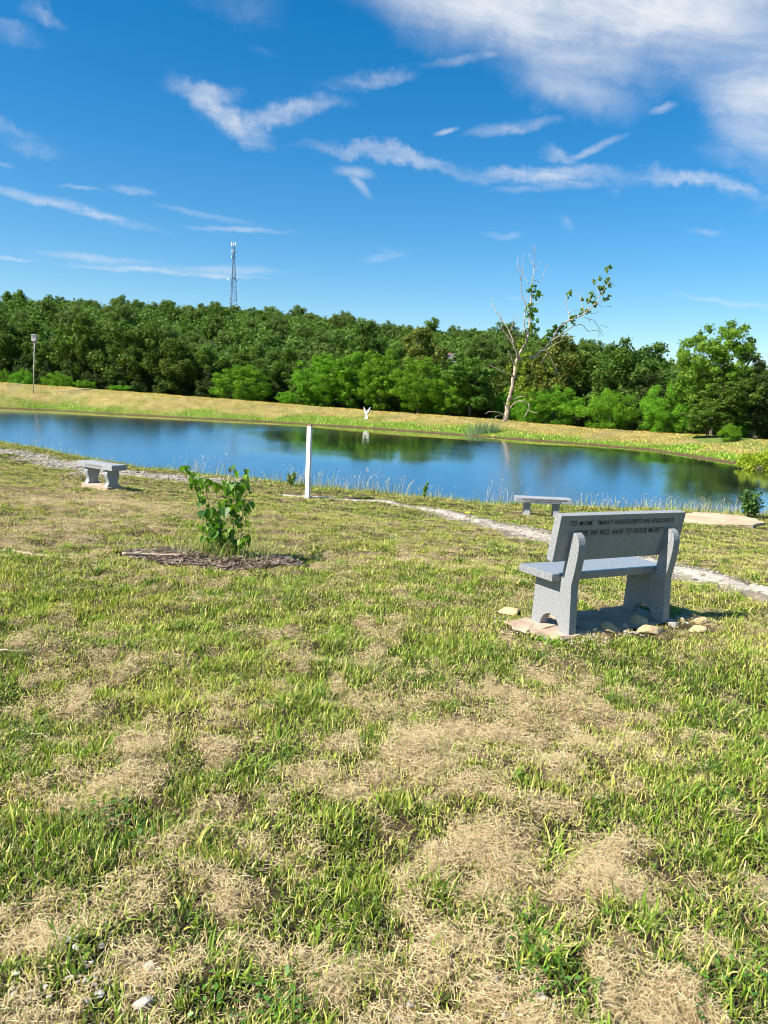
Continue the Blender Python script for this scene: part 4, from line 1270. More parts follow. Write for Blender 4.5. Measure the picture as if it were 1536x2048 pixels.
WEED_A, WEED_B = (.12, .20, .05), (.28, .36, .10)
bushlet('leafy_weed', 36, 888, .55, .5, 'tall leafy green weed at the far left end of the gravel bank', WEED_A, WEED_B, .05)
bushlet('leafy_weed', 165, 912, .40, .75, 'bright green bushy weed behind the wavy-legged bench', (.07, .16, .02), (.15, .27, .03), .05)
bushlet('leafy_weed', 240, 925, .55, .55, 'grey-green weed clump right of the wavy-legged bench', WEED_A, (.16, .20, .08), .04)
bushlet('leafy_weed', 582, 972, .36, .22, 'upright dark weed left of the white post', WEED_A, WEED_B, .035)
bushlet('leafy_weed', 848, 996, .36, .14, 'slender upright weed on the bank between white post and backless bench', WEED_A, WEED_B, .035)
bushlet('bank_shrub', 1497, 1036, .62, .52, 'dark cone-shaped shrub on the bank beyond the limestone slab', (.05, .12, .03), (.13, .23, .05), .05, 600, cat='shrub')


# ------------------------------------------------------------------ trees
def crown_mesh(name, seed, H, W, z0, puffs, leaves, leaf, pal, shape='round', trunk=True, flat=.85, rsc=1.0, upb=.3):
    """crown of leaf clumps from z0 to H, width W; returns crown mesh, trunk mesh"""
    global rng
    keep = rng; rng = np.random.default_rng(seed); R_ = random.Random(seed)
    cs = []; rs = []; hh = (H - z0) / 2; zc = z0 + hh
    lobes = [(R_.uniform(-.5, .5), R_.uniform(-.5, .5), R_.uniform(-.5, .75)) for _ in range(6)]
    while len(cs) < puffs:
        d = rng.normal(0, 1, 3); d /= np.linalg.norm(d)
        q = d * (rng.random() ** .38)
        t = (q[2] + 1) / 2
        if shape == 'round': k = 1.0
        elif shape == 'cone': k = 1.15 - .75 * t
        elif shape == 'vase': k = .55 + .6 * t
        elif shape == 'fan': k = 1.12 if t > .42 else .5 + 1.4 * t
        elif shape == 'bush': k = 1.15 - .3 * t
        else: k = .8 + .25 * math.sin(t * 9 + seed)
        # uneven outline: bulge towards a few lobes, hollow elsewhere
        b_ = max(0, max((d[0] * l[0] + d[1] * l[1] + d[2] * l[2]) for l in lobes))
        k *= .72 + .62 * b_
        p = np.array([q[0] * W / 2 * k, q[1] * W / 2 * k, zc + q[2] * hh * (.82 + .25 * b_)])
        cs.append(p); rs.append(rsc * W * R_.uniform(.042, .10) * (1.0 if puffs > 40 else 1.6))
    cs = np.array(cs); rs = np.array(rs)
    A, Bc, Y_ = (np.array(c) for c in pal)
    tone = {}
    def colfn(n, c):
        t0 = _hash(np.array([c[0] * 91]), np.array([c[2] * 57]), seed)[0]
        t = np.clip(t0 * .6 + .5 * rng.random(n) - .05, 0, 1)
        C = lerp(A, Bc, t); y = rng.random(n) < .07
        return np.where(y[:, None], Y_, C)
    B = Bits(); leaf_cloud(B, cs, rs, leaves / puffs, leaf, colfn, upb, flat, .3)
    me = B.mesh(name)
    tm = None
    if trunk:
        b = MB(); r0 = max(.05, H * .014)
        top = np.array([R_.uniform(-.06, .06) * W, R_.uniform(-.06, .06) * W, z0 + hh * 1.1])
        b.tube([(0, 0, -.6), (0, 0, z0 * .5), tuple(top * .6 + np.array([0, 0, .0])), tuple(top)], [r0 * 1.4, r0 * 1.1, r0 * .8, r0 * .35], 7)
        for c in cs[:: max(1, puffs // 14)]:
            s = top * R_.uniform(.45, .9); b.tube([tuple(s), tuple((s + c) / 2 + np.array([0, 0, .03 * H])), tuple(c)], [r0 * .42, r0 * .28, r0 * .1], 5)
        tm = bpy.data.meshes.new('trunk'); tm.from_pydata(b.v, [], b.f); tm.update(); tm.materials.append(M_BARK)
    me.materials.append(M_CROWN)
    rng = keep
    return me, tm


DARK = ((.036, .076, .012), (.105, .160, .022), (.180, .215, .040))
MID = ((.048, .100, .014), (.115, .190, .024), (.19, .24, .045))
LIGHT = ((.080, .19, .012), (.165, .34, .020), (.25, .38, .04))
YEL = ((.065, .095, .015), (.170, .190, .030), (.33, .30, .07))
LEAFY = ((.075, .150, .013), (.160, .265, .024), (.24, .31, .045))
KINDS = {
    'oak_a': crown_mesh('crown', 101, 10, 8.4, 1.0, 130, 15000, .165, DARK),
    'oak_b': crown_mesh('crown', 102, 10, 7.6, .8, 120, 14000, .165, DARK, 'wild'),
    'oak_c': crown_mesh('crown', 103, 10, 7.0, .8, 115, 13500, .16, MID, 'round'),
    'oak_d': crown_mesh('crown', 108, 10, 6.2, .5, 115, 13000, .16, MID, 'wild'),
    'willow': crown_mesh('crown', 104, 10, 6.4, .1, 190, 24000, .10, LIGHT, 'bush', rsc=.85, upb=.1, flat=1.1),
    'column': crown_mesh('crown', 105, 10, 4.6, .1, 170, 21000, .10, LIGHT, 'round', rsc=.9, upb=.1, flat=1.2),
    'airy': crown_mesh('crown', 131, 10, 6.6, .8, 210, 21000, .125, LEAFY, 'fan', rsc=.85, upb=.2),
    'yellow': crown_mesh('crown', 107, 10, 7.0, .8, 115, 12500, .16, YEL, 'wild'),
    'shrub': crown_mesh('crown', 109, 10, 12.0, -.8, 150, 21000, .15, LIGHT, 'bush', rsc=.85, upb=.1, flat=1.0),
    'cedar': crown_mesh('crown', 110, 10, 6.5, .0, 100, 13000, .13, ((.030, .050, .014), (.065, .095, .022), (.10, .13, .035)), 'cone'),
}
NAMES = {'oak_a': 'oak_tree', 'oak_b': 'oak_tree', 'oak_c': 'broadleaf_tree', 'oak_d': 'broadleaf_tree', 'willow': 'willow_tree', 'column': 'willow_tree', 'airy': 'cottonwood_tree', 'yellow': 'sycamore_tree', 'shrub': 'willow_shrub', 'cedar': 'cedar_tree'}


def crest_dist(px):
    return float(np.interp(px, [-200, 0, 560, 735, 1000, 1300, 1500, 1700], [106, 101, 90, 84, 75, 65, 52, 44]))


def tree(kind, px, topy, halfw, back, label, group=None, cat=None, sy=None):
    Yd = crest_dist(px) + back
    top = at(px, topy, Yd); x = top[0]; z0 = gz(x, Yd)
    H = top[2] - z0; cm, tm = KINDS[kind]
    nm = NAMES[kind]
    root = empty(nm, (x, Yd, z0), random.uniform(0, 6.28))
    wid = halfw * 2 / F_PX * Yd; base = {'oak_a': 8.4, 'oak_b': 7.6, 'oak_c': 7.0, 'oak_d': 6.2, 'willow': 6.4, 'column': 4.6, 'airy': 6.6, 'yellow': 7.0, 'shrub': 12.0, 'cedar': 6.5}[kind]
    k = wid / base
    root.scale = (k, k, H / 10.3)
    tag(root, label, cat or ('shrub' if kind == 'shrub' else 'tree'), group)
    for n_, me in (('crown', cm), ('trunk', tm)):
        o = bpy.data.objects.new(n_, me); col.objects.link(o); o.parent = root
    return root


# the trees one can tell apart along the far bank, left to right
TREES = [
    ('oak_a', 30, 632, 75, 26, 'dark oak at the left frame edge behind the nest box pole'),
    ('oak_c', 158, 622, 52, 16, 'tall narrow deep green tree just right of the nest box pole'),
    ('oak_a', 262, 640, 78, 16, 'broad dark oak right of the tall narrow tree on the left'),
    ('oak_b', 345, 668, 60, 14, 'dark loose-crowned oak left of the hill tower'),
    ('oak_d', 425, 672, 52, 18, 'mid green tree below the hill tower'),
    ('willow', 487, 722, 58, 8, 'low feathery green tree on the bank right of the tower'),
    ('oak_b', 560, 690, 62, 16, 'dark oak left of the bright willows'),
    ('willow', 652, 700, 60, 8, 'bright green willow, leftmost of those left of the wing statue'),
    ('column', 706, 690, 42, 9, 'narrow bright willow directly left of the wing statue'),
    ('column', 764, 686, 44, 8, 'narrow bright willow directly right of the wing statue'),
    ('willow', 842, 706, 60, 7, 'bright rounded willow halfway from the wing statue to the dead tree'),
    ('yellow', 850, 652, 62, 26, 'olive yellow leaved tree above the bright rounded willow'),
    ('oak_b', 728, 628, 48, 34, 'dark tall tree rising behind the wing statue willows'),
    ('oak_d', 948, 698, 66, 9, 'green tree just left of the dead tree trunk'),
    ('yellow', 1110, 668, 62, 14, 'yellowish dark tree below the long dead limb'),
    ('oak_a', 1270, 676, 92, 14, 'big round dark oak between dead tree and tall cottonwood'),
    ('airy', 1446, 632, 78, 9, 'tall open bright cottonwood at the right, highest tree there'),
    ('cedar', 1520, 708, 55, 12, 'dull dark cedar at the right frame edge'),
    ('oak_c', 1180, 700, 60, 20, 'dark green tree behind the dead tree twig ends'),
    ('shrub', 1108, 772, 62, 5, 'bright low willow shrub just right of the dead tree'),
    ('shrub', 1225, 780, 66, 5, 'bright willow shrub in front of the big round oak'),
    ('shrub', 1345, 768, 66, 5, 'yellow-green willow shrub left of the cottonwood foot'),
    ('oak_c', 1395, 740, 55, 8, 'green bushy tree below the cottonwood crown on its left'),
    ('cedar', 1300, 745, 48, 9, 'brownish dark cedar between two bright shrubs'),
    ('oak_d', 1470, 740, 60, 7, 'dark tangled tree directly below the cottonwood crown'),
    ('shrub', 1465, 848, 26, 3.5, 'small dark bush low on the dam at far right'),
    ('shrub', 1062, 790, 34, 5, 'small bush touching the dead tree trunk on its right'),
    ('shrub', 46, 738, 26, 5, 'light leafy bush left of the nest box pole'),
    ('shrub', 118, 745, 34, 6, 'olive bush right of the nest box pole'),
    ('shrub', 170, 760, 24, 5, 'tiny bush at the foot of the tall narrow tree'),
    ('shrub', 240, 770, 24, 4, 'small light bush in front of the broad dark oak'),
    ('shrub', 575, 782, 28, 4, 'low bush left of the leftmost bright willow'),
    ('shrub', 8, 740, 30, 6, 'low bush cut by the left frame edge'),
    ('oak_d', 610, 720, 45, 12, 'dark green tree squeezed between oak and bright willow'),
    ('willow', 905, 735, 46, 8, 'low green willow left of the dead tree and its neighbour'),
    ('oak_d', 100, 655, 50, 22, 'dark tree behind the olive bush by the pole'),
    ('oak_c', 1420, 800, 46, 4, 'low dense green bush at the cottonwood foot'),
    ('oak_c', 926, 700, 36, 20, 'small round green tree standing before the glimpsed house'),
    ('oak_d', 872, 704, 30, 20, 'small loose tree just left of the glimpsed house'),
    ('oak_a', 1040, 700, 60, 22, 'dark tree behind the dead tree trunk'),
]
for a in TREES: tree(*a)
# the unlit mass of trees standing behind those: alike, and filling the wood's depth
FILL = 'dark green tree filling the wood behind the front row of bank trees'
fill_kinds = ['oak_a', 'oak_b', 'oak_c', 'oak_d', 'cedar']
rf = random.Random(3)
px = -190
while px < 1760:
    for bk, ty in ((24, 0), (38, -12), (55, -20)):
        top = float(np.interp(px, [-200, 0, 200, 400, 600, 800, 1000, 1200, 1400, 1600, 1800], [672, 684, 680, 715, 728, 722, 728, 728, 745, 755, 760]))
        tree(rf.choice(fill_kinds), px + rf.uniform(-20, 20), top + ty + rf.uniform(-12, 30), rf.uniform(44, 66), bk + rf.uniform(-4, 4), FILL, 'trees filling the wood behind the bank')
    px += 62
# low growth closing the gap under the front row
FILL2 = 'low dark bush in the shade under the front row of bank trees'
px = -180
while px < 1480:
    tree('cedar' if px < 560 else rf.choice(['shrub', 'cedar', 'oak_d']), px, float(np.interp(px, [-200, 0, 560, 735, 1000, 1300, 1536], [700, 712, 758, 770, 782, 800, 830])) + rf.uniform(-10, 14), rf.uniform(26, 40), rf.uniform(11, 15), FILL2, 'bushes under the front row of bank trees')
    px += 46

# hillside: single trees, nearest rows bigger in the picture
HILL = ((.062, .108, .028), (.150, .205, .046), (.22, .25, .07))  # hillside leaf colours lightened to stand in for distance haze
HD = ((.045, .090, .020), (.120, .185, .034), (.20, .24, .05))
HM = ((.060, .122, .022), (.145, .230, .036), (.22, .28, .055))
HT = [crown_mesh('hillside_tree', 200 + i, 10, 9.0, .2, 60, 6500, .26, p, s, trunk=False, rsc=1.5, upb=.35) for i, (p, s) in enumerate([(HD, 'round'), (HM, 'wild'), (HILL, 'wild'), (HM, 'round'), (HILL, 'round')])]
for m_, _ in HT: pass
rows = 0
for Rr in (210, 230, 250, 270, 290, 310, 330, 345):
    step = 7.5
    a = -34.0 + (rows % 2) * 1.1
    while a < 33:
        ra = math.radians(a + rf.uniform(-.6, .6)); r_ = Rr + rf.uniform(-7, 7)
        x, y = r_ * math.sin(ra), r_ * math.cos(ra)
        me, _ = rf.choice(HT)
        # only where the slope can be seen over the near wood
        pxx = 768 + F_PX * math.tan(ra)
        if -80 < pxx < 1620 and not (pxx > 1180 and Rr < 292):
            o = bpy.data.objects.new('hillside_tree', me); col.objects.link(o)
            sz = rf.uniform(.52, .92) * (1.2 if rf.random() < .12 else 1)
            o.location = (x, y, float(hill_h(np.array([x]), np.array([y]))[0]) - .5); o.rotation_euler = (0, 0, rf.uniform(0, 6.28)); o.scale = (sz * rf.uniform(.9, 1.1), sz * rf.uniform(.9, 1.1), sz * rf.uniform(.85, 1.12))
            tag(o, 'round leafy tree in the unbroken woods on the far hillside', 'tree', 'trees on the far wooded hillside')
        a += math.degrees(step / Rr)
    rows += 1


# the lower canopy closing the hillside between those trees
def hill_canopy():
    B = Bits(); cs = []; rs = []
    for _ in range(1500):
        a = math.radians(rf.uniform(-33, 31)); R_ = math.sqrt(rf.uniform(195 ** 2, 352 ** 2)); x, y = R_ * math.sin(a), R_ * math.cos(a)
        cs.append((x, y)); rs.append(rf.uniform(2.2, 3.8))
    xy = np.array(cs); z = hill_h(xy[:, 0], xy[:, 1]) + np.array([rf.uniform(1.0, 3.2) for _ in cs])
    leaf_cloud(B, [np.array([p[0], p[1], q]) for p, q in zip(xy, z)], rs, 75, .48, lambda m, c: lerp(np.array(HD[0]), np.array(HM[1]), rng.random(m)), .7, .75)
    tag(link_obj('hillside_woods', B.mesh('hillside_woods'), M_CROWN), 'lower leaf canopy closing the gaps of the hillside woods', 'woods', kind='stuff')


hill_canopy()


# ------------------------------------------------------------------ dead tree
def dead_tree():
    Yd = crest_dist(1015) + 1.0
    base = at(1012, 842, Yd); base[2] = gz(base[0], Yd) - .1
    root = empty('dead_tree', tuple(base)); tag(root, 'tall half-dead tree with bare bleached limbs and sparse leaf tufts', 'tree')
    def cp(cx, cy, dy): return at(960 + cx / 4.5176, 480 + cy / 4.5176, Yd + dy) - base
    u = Yd / F_PX / 4.5176 * .5
    BR = [('trunk', [(235, 1640, 50), (245, 1540, 44), (262, 1450, 38), (290, 1340, 36), (308, 1230, 34), (322, 1130, 34), (345, 1065, 32), (372, 1010, 28), (410, 925, 24), (436, 840, 20), (447, 740, 17), (456, 600, 13), (468, 430, 10), (480, 340, 8), (488, 240, 6.5), (486, 150, 5), (500, 45, 3)], 0),
          ('limb', [(425, 870, 13), (402, 800, 11), (405, 700, 10), (410, 590, 8), (378, 500, 6.5), (368, 390, 5.5), (384, 280, 4.5), (392, 130, 3)], -1.2),
          ('limb', [(410, 590, 6), (420, 540, 5), (430, 500, 3.5)], .8),
          ('limb', [(440, 400, 5), (395, 320, 4.5), (355, 260, 4), (338, 200, 3.5), (343, 140, 2.6)], .9),
          ('limb', [(372, 380, 4), (350, 300, 3.2), (340, 230, 2.6)], -.8),
          ('limb', [(490, 280, 4.5), (525, 230, 4), (560, 190, 2.6)], -.7),
          ('limb', [(480, 370, 4.5), (520, 365, 4), (542, 385, 4), (575, 320, 3.6), (590, 260, 3.2), (620, 215, 2.4)], 1.0),
          ('limb', [(470, 585, 4), (520, 575, 3.6), (560, 540, 3.2), (572, 500, 2.4)], -.9),
          ('limb', [(484, 230, 3.5), (455, 180, 3), (445, 120, 2.2)], .5), ('limb', [(490, 150, 3), (482, 90, 2.2), (478, 45, 1.8)], -.4),
          ('limb', [(342, 1075, 20), (326, 1010, 17), (305, 950, 15), (270, 890, 13), (215, 830, 9), (195, 770, 7), (183, 700, 5), (178, 640, 3)], -1.5),
          ('limb', [(306, 955, 11), (285, 880, 9.5), (250, 800, 8), (205, 725, 6.5), (155, 665, 5), (125, 590, 4), (92, 515, 2.6)], 1.5),
          ('limb', [(155, 665, 4), (120, 610, 3), (95, 575, 2.2)], 1.7), ('limb', [(262, 830, 5.5), (292, 785, 4.5), (300, 720, 3.6), (325, 655, 2.4)], -.8), ('limb', [(292, 785, 3.5), (330, 740, 3), (348, 700, 2.2)], -1.2),
          ('limb', [(262, 890, 6), (232, 895, 5), (206, 886, 4)], -1),
          ('limb', [(316, 1135, 17), (292, 1080, 15), (270, 1035, 13), (256, 1005, 10)], -1.8),
          ('limb', [(300, 1235, 17), (272, 1205, 14), (225, 1195, 12), (175, 1178, 10), (95, 1135, 5)], -2.0),
          ('limb', [(350, 1080, 26), (400, 1075, 24), (450, 1066, 23), (505, 1048, 21), (555, 1002, 19), (640, 918, 16), (695, 815, 15), (760, 755, 13), (830, 715, 12), (905, 688, 11), (962, 650, 9.5), (1030, 590, 8), (1075, 520, 6), (1115, 460, 5), (1150, 400, 4), (1162, 330, 3), (1150, 260, 2.2)], 2.2),
          ('limb', [(648, 910, 11), (730, 855, 10), (800, 805, 9), (865, 768, 8), (930, 770, 6.5), (980, 825, 5.5), (1060, 812, 4.5), (1110, 870, 3)], 3.0),
          ('limb', [(1060, 812, 3.6), (1100, 770, 3), (1160, 800, 2.2)], 3.4), ('limb', [(1060, 812, 3.4), (1075, 850, 2.6), (1065, 880, 2)], 3.0),
          ('limb', [(935, 700, 6), (985, 712, 5), (1040, 740, 4.5), (1075, 790, 3.5), (1105, 830, 2.6)], 2.6),
          ('limb', [(720, 875, 6), (800, 880, 5), (860, 872, 3.6)], 2.4),
          ('limb', [(800, 725, 6), (795, 655, 5), (785, 560, 4), (775, 505, 3)], 1.6), ('limb', [(800, 665, 4), (850, 635, 3.4), (890, 630, 2.6)], 1.6), ('limb', [(785, 560, 3), (755, 575, 2.4), (732, 580, 2)], 1.4),
          ('limb', [(945, 660, 5), (920, 590, 4), (905, 515, 3.4), (850, 480, 2.6)], 1.8), ('limb', [(905, 515, 3), (925, 470, 2.2), (930, 440, 1.8)], 1.8),
          ('limb', [(965, 645, 5), (975, 580, 4), (985, 520, 3.4), (1000, 480, 2.4)], 2.0), ('limb', [(1030, 590, 5), (1090, 560, 4), (1130, 545, 3), (1170, 510, 2.2)], 2.4), ('limb', [(1060, 575, 3.6), (1110, 605, 3), (1190, 600, 2.2)], 2.8),
          ('limb', [(1075, 520, 4), (1065, 450, 3.4), (1080, 360, 2.4)], 2.0), ('limb', [(960, 655, 4), (1040, 665, 3), (1080, 620, 2.2)], 3.2), ('limb', [(1120, 450, 3), (1180, 380, 2.4), (1215, 420, 1.8)], 2.6), ('limb', [(985, 700, 3), (990, 745, 2)], 2.6),
          ('limb', [(560, 1000, 11), (600, 1000, 9), (635, 1050, 7), (665, 1130, 5.5), (700, 1190, 4.5), (735, 1240, 3)], .8), ('limb', [(605, 1030, 6), (565, 1075, 5), (560, 1110, 4.5), (588, 1175, 3)], 1.6),
          ('limb', [(610, 990, 7), (660, 950, 6), (710, 925, 5), (770, 908, 3)], .2),
          ('limb', [(262, 1540, 12), (300, 1480, 11), (345, 1455, 10), (400, 1460, 9), (445, 1490, 8), (425, 1550, 8), (395, 1615, 6)], -1.6), ('limb', [(445, 1490, 6), (440, 1540, 5), (520, 1560, 3)], -2.0),
          ('limb', [(300, 1440, 9), (350, 1420, 8), (430, 1408, 6)], -1.2), ('limb', [(240, 1585, 9), (170, 1560, 8), (100, 1548, 7), (45, 1570, 4)], -1.4), ('limb', [(200, 1580, 6), (150, 1590, 5), (125, 1620, 4)], -1.8),
          ('limb', [(262, 1500, 12), (228, 1490, 10), (215, 1465, 6)], -.6)]
    tr = None
    for nm, pts, dpth in BR:
        b = MB(); L = len(pts)
        P = [cp(a, c, dpth * (i / max(1, L - 1)) ** .8) for i, (a, c, _) in enumerate(pts)]
        if nm == 'trunk': P[0][2] = -.3
        P, R_ = smooth_path(P, [max(w_, 3.0) * u for _, _, w_ in pts], 3)
        P = [p + np.array([random.gauss(0, .03), random.gauss(0, .03), random.gauss(0, .02)]) if 0 < i < len(P) - 1 else p for i, p in enumerate(P)]
        b.tube(P, R_, 6 if nm != 'trunk' else 9, wob=.1)
        o = b.build(nm, M_DEAD, root if tr is None else tr, smooth=True)
        if nm == 'trunk': tr = o
    CL = [(450, 640, 34, 0, 0), (470, 700, 40, 0, 0), (465, 760, 40, 0, 0), (480, 800, 28, 0, 0), (440, 810, 30, .4, 0), (490, 640, 24, 0, 0), (500, 480, 32, 0, 0), (470, 430, 22, 0, 0), (525, 495, 20, 0, 0), (440, 450, 18, .2, 0), (505, 510, 24, 0, 0),
          (440, 600, 26, .4, 0), (400, 840, 22, .6, 0), (370, 930, 34, .8, -.5), (350, 960, 26, .8, -.5), (390, 1080, 40, .9, -.8), (420, 1040, 34, .9, -.8), (370, 1180, 46, .9, -1), (340, 1160, 30, .9, -1), (400, 1120, 36, .8, -.8), (390, 1280, 44, 1, -1), (430, 1360, 40, 1, -1), (360, 1300, 34, .9, -1),
          (350, 1370, 34, .9, -1.2), (260, 1180, 34, .8, -1.2), (245, 1370, 20, .8, -.6), (255, 1480, 16, .9, -.6), (440, 1420, 26, .9, -1.2),
          (650, 825, 42, .0, 1.6), (700, 830, 40, 0, 1.6), (620, 870, 36, 0, 1.6), (590, 910, 30, 0, 1.6), (730, 820, 28, 0, 1.8), (680, 800, 26, .2, 1.6), (830, 700, 30, .3, 1.8), (765, 765, 22, .3, 1.6), (840, 740, 16, .2, 1.8), (930, 640, 34, .3, 2.0), (970, 645, 26, .3, 2.0), (870, 690, 14, .3, 1.9),
          (1040, 590, 16, .3, 2.1), (1030, 545, 24, .3, 2.1), (980, 545, 26, .3, 2.1), (1000, 495, 22, .3, 2.1), (1095, 465, 24, .4, 2.1), (1110, 440, 24, .4, 2.1), (1075, 440, 18, .3, 2.1), (1150, 375, 26, .3, 2.1), (1165, 400, 16, .3, 2.1), (1158, 345, 14, .6, 2.1), (1155, 250, 26, .4, 2.1), (1175, 245, 12, .5, 2.1),
          (800, 497, 32, .6, 1.6), (1165, 512, 16, .5, 2.3), (1125, 545, 14, .4, 2.3), (1030, 375, 12, .8, 2.0), (1080, 350, 12, .8, 2.0), (920, 540, 12, .6, 1.8), (585, 1245, 20, 1, 0), (635, 1165, 22, .8, .6)]
    B = Bits()
    for cx, cy, r, yel, dy in CL:
        c = cp(cx, cy, dy); R_ = r * u * 2
        A = np.array([.06, .13, .016]) * (1 - yel) + np.array([.15, .20, .02]) * yel; A2 = np.array([.16, .27, .03]) * (1 - yel) + np.array([.27, .30, .035]) * yel
        cs = [c + np.array([random.gauss(0, .6), random.gauss(0, .5), random.gauss(0, .65)]) * R_ for _ in range(9)]
        leaf_cloud(B, cs, [R_ * random.uniform(.2, .42) for _ in range(9)], max(6, r * .36), .125, lambda m, q: lerp(A, A2, rng.random(m)))
    link_obj('foliage', B.mesh('foliage'), M_CROWN, root)


dead_tree()


# ------------------------------------------------------------------ tower on the ridge
def tower():
    Yd = 430.0
    x = at(466, 600, Yd)[0]; z0 = float(hill_h(np.array([x]), np.array([Yd]))[0]); zt = at(467, 481, Yd)[2]; H = zt - z0
    root = empty('radio_tower', (x, Yd, z0), .35); tag(root, 'slender steel lattice communications tower standing on the wooded ridge', 'tower')
    vis = at(465, 614, Yd)[2] - z0
    def rad(z): return .55 + max(0, (H - 8 - z)) / (H - 8) * 3.0
    cor = [(math.cos(a), math.sin(a)) for a in (math.radians(100), math.radians(220), math.radians(340))]
    for c in cor:
        b = MB(); zs = np.linspace(-1, H - 3, 14); b.tube([(c[0] * rad(z), c[1] * rad(z), z) for z in zs], .13, 6); b.build('leg', M_STEEL, root)
    b = MB(); z = 0
    while z < H - 5:
        dz = max(2.2, rad(z) * 1.15); z2 = min(z + dz, H - 4)
        for i in range(3):
            c, d = cor[i], cor[(i + 1) % 3]
            b.tube([(c[0] * rad(z), c[1] * rad(z), z), (d[0] * rad(z2), d[1] * rad(z2), z2)], .05, 4); b.tube([(d[0] * rad(z), d[1] * rad(z), z), (c[0] * rad(z2), c[1] * rad(z2), z2)], .05, 4)
            b.tube([(c[0] * rad(z2), c[1] * rad(z2), z2), (d[0] * rad(z2), d[1] * rad(z2), z2)], .05, 4)
        z = z2
    b.build('bracing', M_STEEL, root)
    for zc, r_, hh, wd, k in ((H - 2.0, 1.2, 2.1, .5, 6), (H - 5.6, .95, 1.6, .4, 3), (H - 8.6, .95, 1.5, .4, 2)):
        for i in range(k):
            a = i * 2 * math.pi / k + .4; p = MB(); rt = Matrix.Rotation(a, 3, 'Z'); p.box((r_ * math.cos(a), r_ * math.sin(a), zc), (.3, wd, hh), rt)
            p.box((r_ * .5 * math.cos(a), r_ * .5 * math.sin(a), zc), (r_, .12, .12), rt); p.build('antenna', M_PANEL, root, bevel=.04)
    for zc, a, r_ in ((H - 20.5, math.radians(190), 2.6), (H - 20.8, math.radians(320), 1.7), (H - 19.9, math.radians(280), 1.5), (H - 26, math.radians(340), 2.0), (H - 29, math.radians(335), 2.1)):
        p = MB(); c = np.array([math.cos(a), math.sin(a), 0]); o_ = c * r_ + np.array([0, 0, zc])
        R1 = .7 if zc > H - 22 else .42
        p.tube([c * .6 + np.array([0, 0, zc]), o_], .08, 5); p.tube([o_, o_ + c * .12, o_ + c * .35], [R1 * .4, R1 * .8, R1], 12); p.build('dish', M_PANEL, root, smooth=False)


tower()


# ------------------------------------------------------------------ nest box on a pole
def nest_box():
    Yd = crest_dist(68) - 3.0
    base = at(66.5, 776, Yd); base[2] = gz(base[0], Yd)
    top = at(69, 683, Yd) - base; H = top[2]
    root = empty('nest_box_pole', (base[0], base[1], base[2])); tag(root, 'grey wooden nest box on a tall thin pole on the far bank', 'nest box')
    b = MB(); b.tube([(0, 0, -.3), tuple(top * .5), tuple(top)], .065, 8); b.build('pole', M_GREYWOOD, root, smooth=True)
    s = Yd / F_PX; wx = 8.8 * s; hz = 11.5 * s; rt = Matrix.Rotation(-.1, 3, 'Z') @ Matrix.Rotation(.02, 3, 'Y')
    bx = MB(); bx.box(top + np.array([0, 0, hz / 2 + .05]), (wx, wx * .85, hz), rt); box = bx.build('box', M_GREYWOOD, root, bevel=.02)
    r_ = MB(); r_.box(top + np.array([0, -.03, hz + .11]), (wx * 1.14, wx * 1.08, .09), rt @ Matrix.Rotation(.1, 3, 'X')); r_.build('roof', M_GREYWOOD, box, bevel=.015)
    e = MB(); yy = -wx * .425 - .012; c = top + rt @ Vector((0, yy, hz * .62 + .05)); e.tube([tuple(c), tuple(c + np.array([0, -.02, 0]))], .09, 14); e.build('entrance_hole', M_RUST, box)
    br = MB()
    for sx in (-1, 1): br.tube([tuple(top + np.array([0, 0, -.5])), tuple(top + np.array([sx * wx * .45, 0, .04]))], .035, 5)
    br.build('brace', M_GREYWOOD, root)


nest_box()


# ------------------------------------------------------------------ winged statue on the dam
def statue():
    Yd = crest_dist(733) - 2.6
    base = at(733, 829, Yd); base[2] = gz(base[0], Yd) - .02; s = Yd / F_PX
    root = empty('winged_statue', tuple(base)); tag(root, 'small white statue with two raised wings on the far bank', 'statue')
    H = 23.5 * s
    p = MB(); p.box((0, 0, .03 * H), (.34 * H, .30 * H, .10 * H)); p.box((.0, 0, .19 * H), (.22 * H, .20 * H, .26 * H)); p.build('pedestal', M_STATUE, root, bevel=.02)
    b = MB(); P, R_ = smooth_path([(0, 0, .28 * H), (-.02 * H, 0, .36 * H), (0, 0, .44 * H), (.01 * H, -.01 * H, .52 * H)], [.06 * H, .055 * H, .075 * H, .03 * H], 4)
    b.tube(P, R_, 10); b.build('body', M_STATUE, root, smooth=True)
    for sx, tipx, tw in ((-1, .23, .0), (1, .29, .35)):
        w_ = MB(); n = 12; V1 = []; prof = []
        for k in range(n + 1):
            t = k / n; cx = sx * (.02 + tipx * t ** .85) * H; cz = (.42 + .60 * t) * H; hw = (.035 + .095 * math.sin(math.pi * min(1, t * .95 + .08)) ** .8) * H * (1 - .55 * t)
            prof.append((cx, cz, hw))
        vs = []
        for cx, cz, hw in prof:
            for dx, dy in ((-hw * .9, .03 * H), (0, -.035 * H), (hw * 1.0, .02 * H), (0, .055 * H)): vs.append((cx + dx, dy + tw * .1 * H * (cz / H - .4), cz + dx * sx * -.55))
        fs = []
        for k in range(n):
            for j in range(4): a = k * 4; fs.append((a + j, a + (j + 1) % 4, a + 4 + (j + 1) % 4, a + 4 + j))
        fs.append((3, 2, 1, 0)); fs.append(tuple(n * 4 + j for j in range(4)))
        w_.add(vs, fs); w_.build('wing', M_STATUE, root, smooth=True)


statue()


